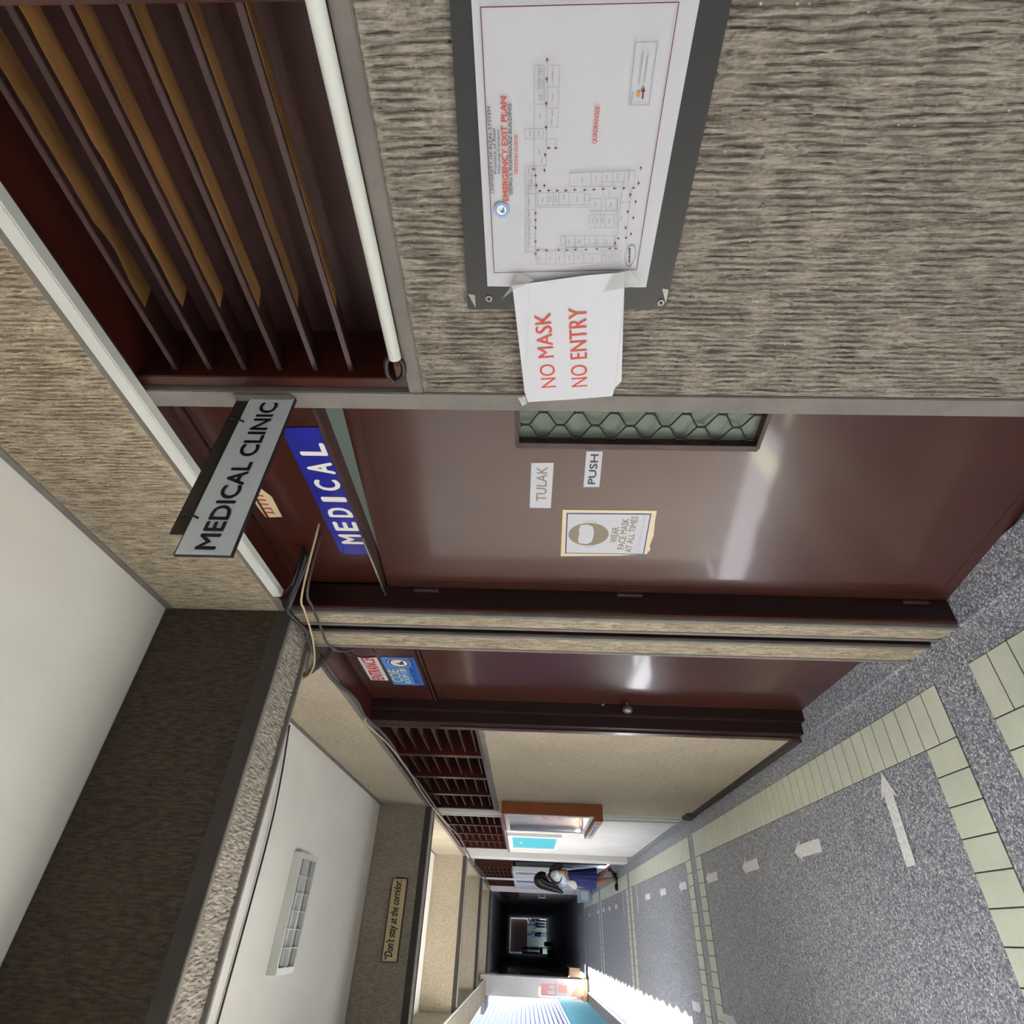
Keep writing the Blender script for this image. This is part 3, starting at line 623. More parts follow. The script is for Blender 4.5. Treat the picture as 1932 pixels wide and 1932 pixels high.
# the plan itself: ruled room outlines, small dark arrows and rows of tiny room words, all as (y, z) on the sheet
PLAN_LINES = [(0.22, 1.5084, 0.3386, 1.5073), (0.2206, 1.4959, 0.2632, 1.4942), (0.2203, 1.4911, 0.2887, 1.4901), (0.2199, 1.4757, 0.2897, 1.4749), (0.22, 1.509, 0.2198, 1.4959), (0.2201, 1.4911, 0.2199, 1.4757), (0.2442, 1.5076, 0.2443, 1.4948), (0.2622, 1.5073, 0.2623, 1.4943), (0.243, 1.4908, 0.2431, 1.4761), (0.2667, 1.49, 0.2668, 1.475), (0.2887, 1.4892, 0.2888, 1.4739), (0.22, 1.503, 0.2442, 1.5025), (0.2202, 1.4842, 0.243, 1.4839), (0.2327, 1.5007, 0.2443, 1.5005), (0.2909, 1.5208, 0.291, 1.4951), (0.291, 1.4951, 0.3032, 1.4948), (0.3032, 1.4948, 0.3031, 1.5208), (0.3031, 1.5208, 0.2909, 1.5208), (0.291, 1.508, 0.3032, 1.5078), (0.2898, 1.4905, 0.3387, 1.4894), (0.3033, 1.49, 0.303, 1.4762), (0.303, 1.4762, 0.3158, 1.4761), (0.3376, 1.5073, 0.3377, 1.4894), (0.3386, 1.5199, 0.4673, 1.5197), (0.3552, 1.5157, 0.4673, 1.5151), (0.3386, 1.5051, 0.4803, 1.5028), (0.3386, 1.5199, 0.3386, 1.5062), (0.351, 1.5199, 0.351, 1.506), (0.3648, 1.5198, 0.3648, 1.5058), (0.3763, 1.5198, 0.3763, 1.5056), (0.3996, 1.5198, 0.3996, 1.5053), (0.4135, 1.5197, 0.4135, 1.5051), (0.4244, 1.5197, 0.4244, 1.5049), (0.4366, 1.5197, 0.4365, 1.5047), (0.4583, 1.5197, 0.4583, 1.5044), (0.4673, 1.5197, 0.4672, 1.5042), (0.3386, 1.5107, 0.3763, 1.5103), (0.375, 1.5017, 0.3738, 1.4305), (0.3934, 1.5018, 0.3924, 1.4218), (0.3968, 1.5017, 0.3958, 1.4215), (0.3745, 1.5017, 0.3934, 1.5013), (0.3746, 1.4859, 0.3935, 1.4853), (0.3746, 1.4778, 0.3935, 1.477), (0.3746, 1.4692, 0.3935, 1.4683), (0.3746, 1.454, 0.3935, 1.4528), (0.3747, 1.4309, 0.3935, 1.4292), (0.3768, 1.4307, 0.3769, 1.4221), (0.3769, 1.4221, 0.3857, 1.4213), (0.3857, 1.4213, 0.3857, 1.4299), (0.3857, 1.4299, 0.3768, 1.4307), (0.3715, 1.4031, 0.3835, 1.4018), (0.3715, 1.3939, 0.3835, 1.3925), (0.3466, 1.4542, 0.3436, 1.3594), (0.348, 1.4541, 0.345, 1.3592), (0.366, 1.4536, 0.3666, 1.3644), (0.346, 1.4544, 0.366, 1.4545), (0.3461, 1.4228, 0.366, 1.4222), (0.3461, 1.4071, 0.3661, 1.4062), (0.3462, 1.3914, 0.3661, 1.3902), (0.3462, 1.3746, 0.3661, 1.3732), (0.3462, 1.3679, 0.3662, 1.3663), (0.3597, 1.4067, 0.3593, 1.3728), (0.3452, 1.3681, 0.3556, 1.3665), (0.3442, 1.3598, 0.3619, 1.3583), (0.3835, 1.4213, 0.3835, 1.4041), (0.3835, 1.4041, 0.401, 1.4021), (0.401, 1.4021, 0.401, 1.4196), (0.401, 1.4196, 0.3835, 1.4213), (0.3826, 1.3977, 0.3826, 1.3805), (0.3826, 1.3805, 0.4006, 1.3782), (0.4006, 1.3782, 0.4006, 1.3956), (0.4006, 1.3956, 0.3826, 1.3977), (0.407, 1.421, 0.407, 1.3816), (0.407, 1.3816, 0.4273, 1.379), (0.4273, 1.379, 0.4273, 1.4191), (0.4273, 1.4191, 0.407, 1.421), (0.407, 1.4122, 0.4273, 1.4101), (0.407, 1.4027, 0.4273, 1.4005), (0.407, 1.3967, 0.4273, 1.3944), (0.4024, 1.4195, 0.4015, 1.3771), (0.3835, 1.3795, 0.4273, 1.3751), (0.3891, 1.3743, 0.4394, 1.3723), (0.3891, 1.3599, 0.4393, 1.3584), (0.3891, 1.3743, 0.3884, 1.36), (0.3715, 1.3745, 0.3891, 1.3743), (0.3715, 1.3596, 0.3891, 1.3599), (0.4394, 1.4547, 0.4394, 1.3777), (0.4394, 1.3777, 0.4585, 1.3752), (0.4585, 1.3752, 0.4587, 1.4536), (0.4587, 1.4536, 0.4394, 1.4547), (0.4394, 1.4395, 0.4587, 1.4381), (0.4394, 1.4243, 0.4586, 1.4227), (0.4394, 1.4084, 0.4586, 1.4065), (0.4394, 1.393, 0.4586, 1.3908), (0.4407, 1.4633, 0.4407, 1.4561), (0.4407, 1.4561, 0.4549, 1.4553), (0.4549, 1.4553, 0.4549, 1.4625), (0.4549, 1.4625, 0.4407, 1.4633), (0.4382, 1.4612, 0.4407, 1.4561), (0.4589, 1.4551, 0.4573, 1.3662), (0.4659, 1.5005, 0.4645, 1.4259), (0.4883, 1.5006, 0.4865, 1.4241), (0.4654, 1.5005, 0.4875, 1.5001), (0.4654, 1.4854, 0.4874, 1.4847), (0.4654, 1.4703, 0.4874, 1.4693), (0.4653, 1.4552, 0.4874, 1.4539), (0.4653, 1.4401, 0.4873, 1.4386), (0.4653, 1.4258, 0.4873, 1.424), (0.4697, 1.4232, 0.4696, 1.3946), (0.4696, 1.3946, 0.4858, 1.3928), (0.4858, 1.3928, 0.4859, 1.4218), (0.4859, 1.4218, 0.4697, 1.4232), (0.4644, 1.3937, 0.4644, 1.3645), (0.4644, 1.3645, 0.4831, 1.3619), (0.4831, 1.3619, 0.4832, 1.3916), (0.4832, 1.3916, 0.4644, 1.3937), (0.4644, 1.3877, 0.4832, 1.3855), (0.4644, 1.3802, 0.4831, 1.3779), (0.4644, 1.3732, 0.4831, 1.3708), (0.4381, 1.3749, 0.4593, 1.3734), (0.4393, 1.3577, 0.4542, 1.3572)]
PLAN_ARROWS = [(0.2143, 1.4923, 0), (0.2344, 1.4921, 0), (0.2614, 1.4918, 0), (0.2892, 1.4914, 0), (0.3236, 1.4916, 0), (0.3438, 1.4919, 0), (0.3648, 1.4915, 0), (0.3412, 1.3516, 0), (0.3619, 1.3515, 0), (0.3781, 1.3613, 0), (0.388, 1.3517, 0), (0.4027, 1.3614, 0), (0.4119, 1.3515, 0), (0.4272, 1.3614, 0), (0.4369, 1.3515, 0), (0.4494, 1.5033, 0), (0.4273, 1.5036, 0), (0.4154, 1.5038, 0), (0.4049, 1.504, 0), (0.3648, 1.5035, 0), (0.351, 1.5049, 0), (0.4698, 1.5029, 0), (0.4517, 1.3748, 0), (0.3148, 1.4868, 1), (0.3149, 1.4766, 1), (0.3724, 1.498, 1), (0.3717, 1.4849, 1), (0.3718, 1.4721, 1), (0.3718, 1.4588, 1), (0.3709, 1.4457, 1), (0.371, 1.4307, 1), (0.3703, 1.417, 1), (0.3697, 1.4033, 1), (0.3689, 1.3862, 1), (0.3689, 1.3725, 1), (0.3683, 1.3578, 1), (0.443, 1.3584, 1), (0.4438, 1.3705, 1), (0.4606, 1.372, 1), (0.4606, 1.3819, 1), (0.4614, 1.403, 1), (0.4624, 1.4208, 1), (0.4627, 1.4378, 1), (0.4633, 1.4523, 1), (0.4633, 1.4653, 1), (0.4639, 1.4849, 1), (0.4634, 1.4993, 1), (0.3423, 1.5077, 1)]
PLAN_WORDS = [(0.2261, 1.5019), (0.2262, 1.4989), (0.2376, 1.5026), (0.2384, 1.4976), (0.2544, 1.5013), (0.2545, 1.4982), (0.2755, 1.5002), (0.2303, 1.4848), (0.2546, 1.4838), (0.272, 1.4831), (0.2828, 1.4837), (0.2965, 1.5133), (0.2966, 1.5014), (0.3206, 1.4998), (0.3306, 1.4963), (0.3448, 1.5151), (0.3594, 1.5116), (0.368, 1.5138), (0.3878, 1.5141), (0.406, 1.514), (0.4178, 1.5122), (0.4297, 1.5134), (0.442, 1.5128), (0.4519, 1.5132), (0.3856, 1.4937), (0.3834, 1.4821), (0.3834, 1.4739), (0.3812, 1.4612), (0.3834, 1.4413), (0.3575, 1.4353), (0.3544, 1.4152), (0.3534, 1.3995), (0.3524, 1.3839), (0.3924, 1.4125), (0.3924, 1.3891), (0.4166, 1.4148), (0.4166, 1.4076), (0.4166, 1.3992), (0.4166, 1.3885), (0.4131, 1.3698), (0.4493, 1.4487), (0.4493, 1.4326), (0.4481, 1.4167), (0.448, 1.4031), (0.4493, 1.3882), (0.4777, 1.4964), (0.4776, 1.4786), (0.4776, 1.4634), (0.4762, 1.447), (0.4762, 1.4318), (0.4787, 1.4088), (0.4722, 1.3893), (0.4748, 1.3827), (0.4721, 1.3767), (0.4734, 1.3678)]

m = MB()
for a, b, c, d in PLAN_LINES: wquad(m, XI, a, b, c, d, .00055)
m.build('room_outline', INKG, sh)
m = MB()
for y, z, k in PLAN_ARROWS:
    r = .0021
    if k == 0: m.poly([(XI-.0003, y-r*1.3, z), (XI-.0003, y+r*.3, z-r), (XI-.0003, y+r*.3, z+r)]); wquad(m, XI-.0003, y, z, y+r*1.6, z, .0009)
    else: m.poly([(XI-.0003, y, z+r*1.2), (XI-.0003, y-r, z-r*.3), (XI-.0003, y+r, z-r*.3)]); wquad(m, XI-.0003, y, z, y, z-r*1.5, .0009)
m.build('arrow_print', INKD, sh)
m = MB()
for y, z in PLAN_WORDS:
    for k in range(3): m.poly([(XI-.0002, y+.0035-.0025*k, z-.0007), (XI-.0002, y+.0017-.0025*k, z-.0007), (XI-.0002, y+.0017-.0025*k, z+.0007), (XI-.0002, y+.0035-.0025*k, z+.0007)])
m.build('room_print', INKG, sh)
m = MB(); lb = [(.1976, 1.3815), (.1971, 1.3544), (.2641, 1.3535), (.2639, 1.3806)]
for k in range(4): a, b = lb[k], lb[(k+1) % 4]; wquad(m, XI, a[0], a[1], b[0], b[1], .0008)
for z, ya, yb in ((1.3705, .241, .207), (1.364, .2385, .210), (1.3775, .2625, .2505)):
    k = ya
    while k > yb: m.poly([(XI, k, z-.0007), (XI, k-.0016, z-.0007), (XI, k-.0016, z+.0009), (XI, k, z+.0009)]); k -= .0023
m.build('legend_box', INKG, sh)
disc(MB(), XI-.0002, .2519, 1.3695, .0034, .0023).build('legend_dot', pm('orange ink', (222, 140, 50), .7), sh)
m = MB(); wquad(m, XI-.0002, .2571, 1.3632, .249, 1.3638, .0022); m.poly([(XI-.0002, .2436, 1.3642), (XI-.0002, .249, 1.3608), (XI-.0002, .249, 1.3668)]); m.build('legend_arrow', INKD, sh)
m = disc(MB(), XI-.0001, .4722, 1.3472, .0183, .0088, 28, .94)
for k in range(8): m.poly([(XI-.0001, .4845-.0032*k, 1.3455+.0004*k), (XI-.0001, .4824-.0032*k, 1.3455+.0004*k), (XI-.0001, .4824-.0032*k, 1.3485+.0004*k), (XI-.0001, .4845-.0032*k, 1.3485+.0004*k)])
m.build('marker_oval', INKK, sh)

S = empty('paper_notice', (.888, .64, 1.33), 'white NO MASK NO ENTRY paper taped below the exit plan', 'notice')
out = [(.522, 1.542), (.517, 1.51), (.503, 1.42), (.497, 1.353), (.60, 1.341), (.73, 1.326), (.750, 1.338), (.769, 1.339), (.779, 1.42), (.788, 1.514), (.761, 1.521), (.65, 1.531)]
def sag(y): return .8885 - .006*max(0, y-.57)*5*.35
MB().prism([(.8895 if y < .56 else .8945, y, z) for y, z in out], (-.0006, 0, 0)).build('sheet', PAPERB, S)
sn = [c for c in S.children][0]
def line_mb(s_, y0, z0, y1, z1, hh, x0, x1):
    a = Vector((x0, y0, z0)); b = Vector((x1, y1, z1)); d = (b-a); u = Vector((0, -d.z, d.y)).normalized()*-1
    if u.z < 0: u = -u
    return text_mb(s_, a, d.normalized(), u, d.length, hh)
def px(y): return (.8895 if y < .56 else .8945)-.0011
line_mb('NO MASK', .746, 1.456, .573, 1.474, .0305, .8932, .8882).build('lettering', INKR, sn)
line_mb('NO ENTRY', .743, 1.393, .562, 1.411, .0325, .8932, .8880).build('lettering', INKR, sn)
for q in ([(.498, 1.528), (.511, 1.505), (.53, 1.54), (.547, 1.561)], [(.499, 1.372), (.494, 1.344), (.52, 1.323), (.532, 1.385)], [(.787, 1.516), (.794, 1.525), (.772, 1.535), (.766, 1.52)]):
    MB().prism([(.8885, y, z) for y, z in q], (-.0005, 0, 0)).build('tape_strip', TAPE, S)

# ------------------------------------------------------------------ stickers on the first door (they lie in the door's own plane)
def dquad(m, P, out): return m.prism([dpt(a, b, out) for a, b in P], DN*.0006)
def dtext(parent, s_, w0, w1, z0, z1, mat, bold=0, out=.0016, name='lettering'):
    """w grows away from the hinge, and so does the reading direction"""
    return text_mb(s_, dpt(w0, z0, out), DD, UW, w1-w0, z1-z0, bold).build(name, mat, parent)
S = empty('paper_sticker', dpt(.5, 1.44, .001), 'white TULAK sticker on the glossy clinic door', 'sticker')
p = dquad(MB(), [(.411, 1.509), (.411, 1.442), (.593, 1.440), (.591, 1.506)], .0006).build('sheet', PAPERB, S); dtext(p, 'TULAK', .441, .577, 1.458, 1.489, SILVERI, .012)
S = empty('paper_sticker', dpt(.57, 1.30, .001), 'small white PUSH sticker near the mesh window of the clinic door', 'sticker')
p = dquad(MB(), [(.501, 1.346), (.502, 1.298), (.637, 1.301), (.637, 1.348)], .0006).build('sheet', PAPERB, S); dtext(p, 'PUSH', .514, .626, 1.312, 1.334, INKT, .03)
S = empty('face_mask_poster', dpt(.3, 1.10, .001), 'laminated face mask poster below the TULAK sticker', 'poster')
q = [(.187, 1.400)]+[(.187+.024*k/8+(.004 if k % 2 else 0), 1.4-.299*k/8) for k in range(1, 8)]
p = dquad(MB(), [(.187, 1.400), (.197, 1.20), (.208, 1.11), (.23, 1.101), (.25, 1.106), (.30, 1.101), (.36, 1.107), (.409, 1.109), (.405, 1.404)], .0006).build('laminate', CREAMP, S)
p2 = dquad(MB(), [(.203, 1.386), (.206, 1.119), (.396, 1.124), (.392, 1.391)], .0014).build('border', NAVY, p)
dquad(MB(), [(.207, 1.382), (.210, 1.123), (.392, 1.128), (.388, 1.387)], .0020).build('sheet', PAPERB, p2)
def dblob(pts, out, mat, name): MB().poly([dpt(a, b, out) for a, b in pts]).build(name, mat, p2)
cc = (.298, 1.314)
dblob([(cc[0]+.053*math.cos(2*math.pi*k/28), cc[1]+.066*math.sin(2*math.pi*k/28)*(1 if math.sin(2*math.pi*k/28) > 0 else 1.0)) for k in range(28)], .0028, SILVERI, 'head_drawing')
for sg in (1, -1): dblob([(cc[0]+sg*.053+.009*math.cos(2*math.pi*k/14), cc[1]-.004+.017*math.sin(2*math.pi*k/14)) for k in range(14)], .0027, SILVERI, 'ear_drawing')
for sg in (1, -1): dblob([(cc[0]+sg*.053+.0075*math.cos(2*math.pi*k/14), cc[1]-.004+.0155*math.sin(2*math.pi*k/14)) for k in range(14)], .00275, PAPERB, 'ear_drawing')
dblob([(.252, 1.318), (.262, 1.302), (.285, 1.297), (.312, 1.297), (.334, 1.303), (.345, 1.320), (.341, 1.343), (.318, 1.347), (.298, 1.344), (.277, 1.347), (.257, 1.343)], .0033, PAPERB, 'mask_drawing')
for s_, w0, w1, z0, z1 in (('WEAR', .263, .334, 1.217, 1.240), ('FACE MASK', .231, .373, 1.190, 1.212), ('AT ALL TIMES', .216, .384, 1.164, 1.184)): dtext(p2, s_, w0, w1, z0, z1, SILVERI, .025, .0026)
dtext(p2, 'UNIVERSITY OF RIZAL SYSTEM', .245, .388, 1.139, 1.147, pm('pale blue ink', (150, 165, 200), .5), .0, .0026)
dblob([(.225+.009*math.cos(2*math.pi*k/20), 1.143+.009*math.sin(2*math.pi*k/20)) for k in range(20)], .0026, SKYB, 'seal')
dblob([(.225+.006*math.cos(2*math.pi*k/20), 1.143+.006*math.sin(2*math.pi*k/20)) for k in range(20)], .0029, PAPERB, 'seal')
# stuck to the second door's transom
S = empty('entrance_sign', (1.028, 2.65, 2.228), 'white sign with red ENTRANCE lettering on the second door', 'sign')
p = B(1.0275, 1.0298, 2.510, 2.803, 2.228, 2.321).build('plate', PAPERB, S); wtext(p, 'lettering', 'ENTRANCE', 1.0268, 2.790, 2.519, 2.245, 2.307, pm('red sign ink', (214, 50, 44), .5), .02)
S = empty('room_sign', (1.028, 2.68, 2.05), 'blue room 120 sign with a round seal under the ENTRANCE sign', 'sign')
p = B(1.0270, 1.0298, 2.498, 2.857, 2.050, 2.210).build('plate', SKYB, S)
B(1.0262, 1.0271, 2.500, 2.855, 2.052, 2.075).build('lower_band', pm('deep blue print', (48, 96, 190), .4), p)
seal(p, 1.0258, 2.562, 2.130, .062, NAVY)
wtext(p, 'lettering', 'COE', 1.0255, 2.812, 2.648, 2.150, 2.203, CREAMP, .02)
wtext(p, 'lettering', 'ROOM 120', 1.0255, 2.830, 2.634, 2.112, 2.142, LETW, .02)
wtext(p, 'lettering', 'PUBLIC SECTION', 1.0252, 2.833, 2.622, 2.074, 2.094, NAVY, .012)
# hung on the second beam
S = empty('motto_sign', (.08, 5.665, 2.51), 'cream sign on the beam reading Dont stay at the corridor', 'sign')
p = B(-.197, .352, 5.652, 5.672, 2.508, 2.629).build('plate', SIGNT, S)
m = B(-.200, .355, 5.649, 5.673, 2.503, 2.509); m.box(-.200, .355, 5.649, 5.673, 2.628, 2.634); m.box(-.202, -.196, 5.649, 5.673, 2.503, 2.634); m.box(.351, .357, 5.649, 5.673, 2.503, 2.634); m.build('frame', JAMB, p)
text_mb("\u201cDon't stay at the corridor.", (-.185, 5.650, 2.530), (1, 0, 0), (0, 0, 1), .525, .086, .012, .25).build('lettering', INKK, p)
for xx in (-.185, .34):
    for zz in (2.52, 2.617): MB().tube([(xx, 5.652, zz), (xx, 5.649, zz)], .0035, 8).build('nail', DKSTEEL, p)

# ------------------------------------------------------------------ display case, turquoise board
S = empty('display_case', (.9, 5.8, .86), 'orange brown glazed notice case projecting from the wall', 'display case')
cb = B(.825, .918, 5.30, 5.33, .86, 1.715); cb.box(.825, .918, 6.22, 6.25, .86, 1.715); cb.box(.825, .918, 5.30, 6.25, 1.69, 1.715); cb.box(.825, .918, 5.30, 6.25, .90, .93); cb.box(.905, .918, 5.30, 6.25, .9, 1.7)
cb = cb.build('case_body', BROWNW, S, bevel=.002)
B(.79, .9175, 5.296, 6.33, .855, .926).build('ledge', BROWNW, S, bevel=.002)
lg = B(.787, .790, 5.42, 6.28, .866, .915).build('ledge_label', PAPERB, S); m = MB()
for k in range(14): m.box(.7862, .787, 6.16-.045*k, 6.13-.045*k, .88, .902)
m.build('label_marks', INKG, lg)
m = B(.818, .828, 5.305, 5.345, .93, 1.69); m.box(.818, .828, 6.19, 6.245, .93, 1.69); m.box(.818, .828, 5.305, 6.245, .93, .965); m.box(.818, .828, 5.305, 6.245, 1.655, 1.69); m.build('glazing_frame', WHITEW, S, bevel=.001)
B(.822, .824, 5.34, 6.2, .96, 1.66).build('glass_pane', GLASS, S)
o = B(.900, .904, 5.36, 5.78, 1.0, 1.62).build('poster', PAPERB, None, (.9, 5.5, 1.0)); tag(o, 'white poster pinned inside the brown notice case', 'poster')
o = B(.899, .904, 5.80, 6.17, .98, 1.42).build('poster', PINK, None, (.9, 6, .98)); tag(o, 'pale pink poster pinned low inside the brown notice case', 'poster')
S = empty('framed_board', (.91, 7.7, 1.11), 'turquoise felt notice board in a white frame', 'notice board')
B(.90, .918, 7.22, 8.22, 1.14, 1.67).build('felt', TURQ, S)
m = B(.890, .918, 7.14, 7.24, 1.10, 1.71); m.box(.890, .918, 8.20, 8.28, 1.10, 1.71); m.box(.890, .918, 7.14, 8.28, 1.10, 1.15); m.box(.890, .918, 7.14, 8.28, 1.66, 1.71); m.build('frame', WHITEW, S, bevel=.003)
disc(MB(), .8985, 7.75, 1.56, .05, .022, 16).build('paper_dot', PAPERB, S)

# ------------------------------------------------------------------ arrows and tape lines on the floor
def arrow(x, y, ang, L_, hw, sw, hl, label, grp='white floor arrows'):
    P = [(L_, 0), (L_-hl, hw), (L_-hl+.01, sw), (0, sw*1.05), (.004, -sw), (L_-hl+.006, -sw), (L_-hl-.01, -hw)]
    c, s_ = math.cos(ang), math.sin(ang)
    o = MB().prism([(x+c*a-s_*b, y+s_*a+c*b, .0036) for a, b in P], (0, 0, .0006)).build('floor_arrow', ARROWM, None, (x, y, .0036))
    return tag(o, label, 'arrow', grp)
arrow(.272, 2.572, R(-2), .338, .062, .033, .095, 'long white floor arrow pointing at the second brown door')
words_ = ['first short', 'second short', 'third short', 'fourth short', 'fifth short', 'sixth short', 'seventh short', 'eighth short', 'ninth short', 'tenth short', 'eleventh short', 'twelfth short']
for k, (yy, tip) in enumerate(((3.293, 3.641), (4.236, 4.57), (5.19, 5.53), (6.23, 6.545), (7.165, 7.50), (8.10, 8.44), (11.05, 11.37), (11.92, 12.27), (12.84, 13.15), (13.85, 14.18), (15.71, 16.05), (18.5, 18.85))):
    arrow(.428+.003*k, yy, R(90), tip-yy, .052, .029, .1, words_[k]+' white floor arrow counted along the wall from the long arrow')
arrow(-.425, 6.572, R(-90), .33, .052, .031, .1, 'white floor arrow at the edge of the sunlit patch')
arrow(-.43, 5.60, R(-90), .33, .052, .031, .1, 'white floor arrow on the open side before the sunlit patch')
for yy, lb in ((9.06, 'thin white tape line before the third tile cross band'), (10.355, 'thin white tape line beyond the third tile cross band')):
    tag(B(.306, .626, yy-.016, yy+.016, .001, .0026).build('floor_tape', ARROWM, None, (.47, yy, .001)), lb, 'tape')

# ------------------------------------------------------------------ things further along
S = empty('poster', (-.93, 16.74, .76), 'pale pink printed poster on the white end wall, upper one', 'poster')
p = B(-1.05, -.84, 16.735, 16.748, .76, 1.10).build('sheet', PINK, S)
m = MB().poly([(-1.03, 16.733, .78), (-.95, 16.733, .78), (-.96, 16.733, .95), (-1.02, 16.733, .93)]); m.poly([(-.93, 16.733, .8), (-.86, 16.733, .8), (-.87, 16.733, .9), (-.92, 16.733, .92)]); m.build('print_shape', PAPERB, p)
S = empty('poster', (-.93, 16.74, .14), 'pink printed poster with white shapes above the low wooden rail', 'poster')
p = B(-1.05, -.81, 16.735, 16.748, .16, .73).build('sheet', PAPERB, S)
m = MB().poly([(-1.04, 16.733, .18), (-.83, 16.733, .18), (-.9, 16.733, .3), (-1.04, 16.733, .42)]); m.poly([(-1.0, 16.733, .5), (-.86, 16.733, .5), (-.84, 16.733, .7), (-.98, 16.733, .7)]); m.build('print_shape', PINK, p)
m = B(-1.11, -.72, 16.55, 16.74, .05, .15); tag(m.build('wooden_rail', pm('pale orange timber', (214, 160, 120), .6), None, (-.92, 16.65, .0), bevel=.004), 'low pale orange timber block at the foot of the end wall', 'timber')
S = empty('plastic_bin', (.78, 15.3, 0), 'pale blue grey plastic bin by the wall behind the girl', 'bin')
m = MB(); a = [(.66, 15.15), (.90, 15.15), (.90, 15.45), (.66, 15.45)]
m.add([(.68, 15.17, 0), (.88, 15.17, 0), (.88, 15.43, 0), (.68, 15.43, 0), (.665, 15.15, .29), (.895, 15.15, .29), (.895, 15.45, .29), (.665, 15.45, .29)], [(0, 1, 2, 3), (0, 1, 5, 4), (1, 2, 6, 5), (2, 3, 7, 6), (3, 0, 4, 7), (4, 5, 6, 7)]); m.build('bin_body', BINM, S, bevel=.01)
B(.65, .91, 15.135, 15.465, .28, .305).build('lid', BINM, S, bevel=.006)
B(.70, .86, 15.148, 15.158, .08, .24).build('side_panel', SIGNW, S, bevel=.003)
S = empty('cardboard_box', (-.7, 19, 0), 'brown cardboard box by the dark corridor wall', 'box')
B(-.79, -.60, 18.85, 19.2, 0, .30).build('box_body', CARD, S, bevel=.004)
m = MB().prism([(-.79, 18.86, .30), (-.79, 19.19, .30), (-.83, 19.19, .34), (-.83, 18.86, .34)], (.004, 0, 0)); m.build('flap', CARD, S); m = MB().prism([(-.60, 18.86, .30), (-.60, 19.19, .30), (-.565, 19.19, .35), (-.565, 18.86, .35)], (.004, 0, 0)); m.build('flap', CARD, S)
S = empty('display_stand', (-.6, 38, 0), 'pale grey panel stand at the far end of the dark corridor', 'stand')
m = B(-.55, -.42, 38, 38.05, .67, 1.6); m.box(-.74, -.63, 38, 38.05, .67, 1.6); m.build('panel', SIGNW, S, bevel=.005)
m = B(-.74, -.70, 38, 38.05, 0, .67); m.box(-.46, -.42, 38, 38.05, 0, .67); m.box(-.74, -.42, 38, 38.05, .5, .66); m.build('frame', YEL, S)
tag(B(-.38, -.18, 37.8, 38.1, 0, .42).build('storage_tub', OLIVE, None, (-.28, 37.95, 0), bevel=.02), 'green plastic tub beside the pale panel stand', 'tub')
tag(B(-.84, -.50, 37.2, 37.6, 0, .26).build('storage_box', SKIRT, None, (-.67, 37.4, 0), bevel=.02), 'dark blue box on the floor before the pale panel stand', 'box')

# ------------------------------------------------------------------ people
def skin(name, pts, edges, mat, parent, lv=2):
    """pts: name -> ((x, y, z), radius or (rx, ry)); grows one continuous surface"""
    keys = list(pts); me = bpy.data.meshes.new(name); o_ = ORG[parent.name]
    me.from_pydata([Vector(pts[k][0])-o_ for k in keys], [(keys.index(a), keys.index(b)) for a, b in edges], [])
    ob = bpy.data.objects.new(name, me); C.objects.link(ob)
    ob.modifiers.new('s', 'SKIN'); ss = ob.modifiers.new('d', 'SUBSURF'); ss.levels = ss.render_levels = lv
    for i, k in enumerate(keys):
        r = pts[k][1]; sv = me.skin_vertices[0].data[i]; sv.radius = r if hasattr(r, '__len__') else (r, r); sv.use_root = (i == 0)
    dg = bpy.context.evaluated_depsgraph_get(); dg.update()
    nm = bpy.data.meshes.new_from_object(ob.evaluated_get(dg)); bpy.data.objects.remove(ob); bpy.data.meshes.remove(me)
    nm.name = name; nm.materials.clear(); nm.materials.append(mat); nm.polygons.foreach_set('use_smooth', [True]*len(nm.polygons))
    o = bpy.data.objects.new(name, nm); C.objects.link(o); o.parent = parent; ORG[o.name] = Vector(o_); return o
def chain(*k): return [(k[i], k[i+1]) for i in range(len(k)-1)]
def face(parent, c, r, f, mats=True):
    """eyes, brows, nose, mouth on a head of radius r looking along f"""
    f = Vector(f).normalized(); s_ = f.cross(Vector((0, 0, 1))).normalized(); u = s_.cross(f)
    for sg in (1, -1):
        MB().ball(Vector(c)+f*r*.86+s_*sg*r*.36+u*r*.02, r*.12, 8, 6).build('eye', EYE, parent, smooth=True)
        MB().ball(Vector(c)+s_*sg*r*.93-u*r*.05, (r*.18, r*.18, r*.3), 8, 6).build('ear', SKIN, parent, smooth=True)
    MB().ball(Vector(c)+f*r*1.0-u*r*.22, (r*.16, r*.16, r*.24), 8, 6).build('nose', SKIN, parent, smooth=True)
    MB().ball(Vector(c)+f*r*.86-u*r*.55, (r*.2, r*.2, r*.07), 8, 6).build('mouth', LIP, parent, smooth=True)
def hand_pts(P, tag_, wrist, d, r, curl):
    """palm, four fingers and a thumb as separate chains from the wrist; returns edges"""
    w_ = Vector(wrist); d = Vector(d).normalized(); c = Vector(curl).normalized(); s_ = d.cross(c).normalized(); E_ = []
    P[tag_+'palm'] = (w_+d*.04, (r*1.25, r*.8)); E_ += [(tag_, tag_+'palm')]
    for i, ln_ in enumerate((.040, .046, .043, .034)):
        b = w_+d*.072+s_*(i-1.5)*.0145; k = tag_+'f%d' % i
        P[k+'a'] = (b, .0068); P[k+'b'] = (b+d*ln_*.6+c*.008, .006); P[k+'c'] = (b+d*ln_*.85+c*.026, .0052); E_ += [(tag_+'palm', k+'a')]+chain(k+'a', k+'b', k+'c')
    b = w_+d*.03-s_*.03; P[tag_+'ta'] = (b, .008); P[tag_+'tb'] = (b+d*.03-s_*.006+c*.012, .0065); E_ += [(tag_+'palm', tag_+'ta'), (tag_+'ta', tag_+'tb')]
    return E_
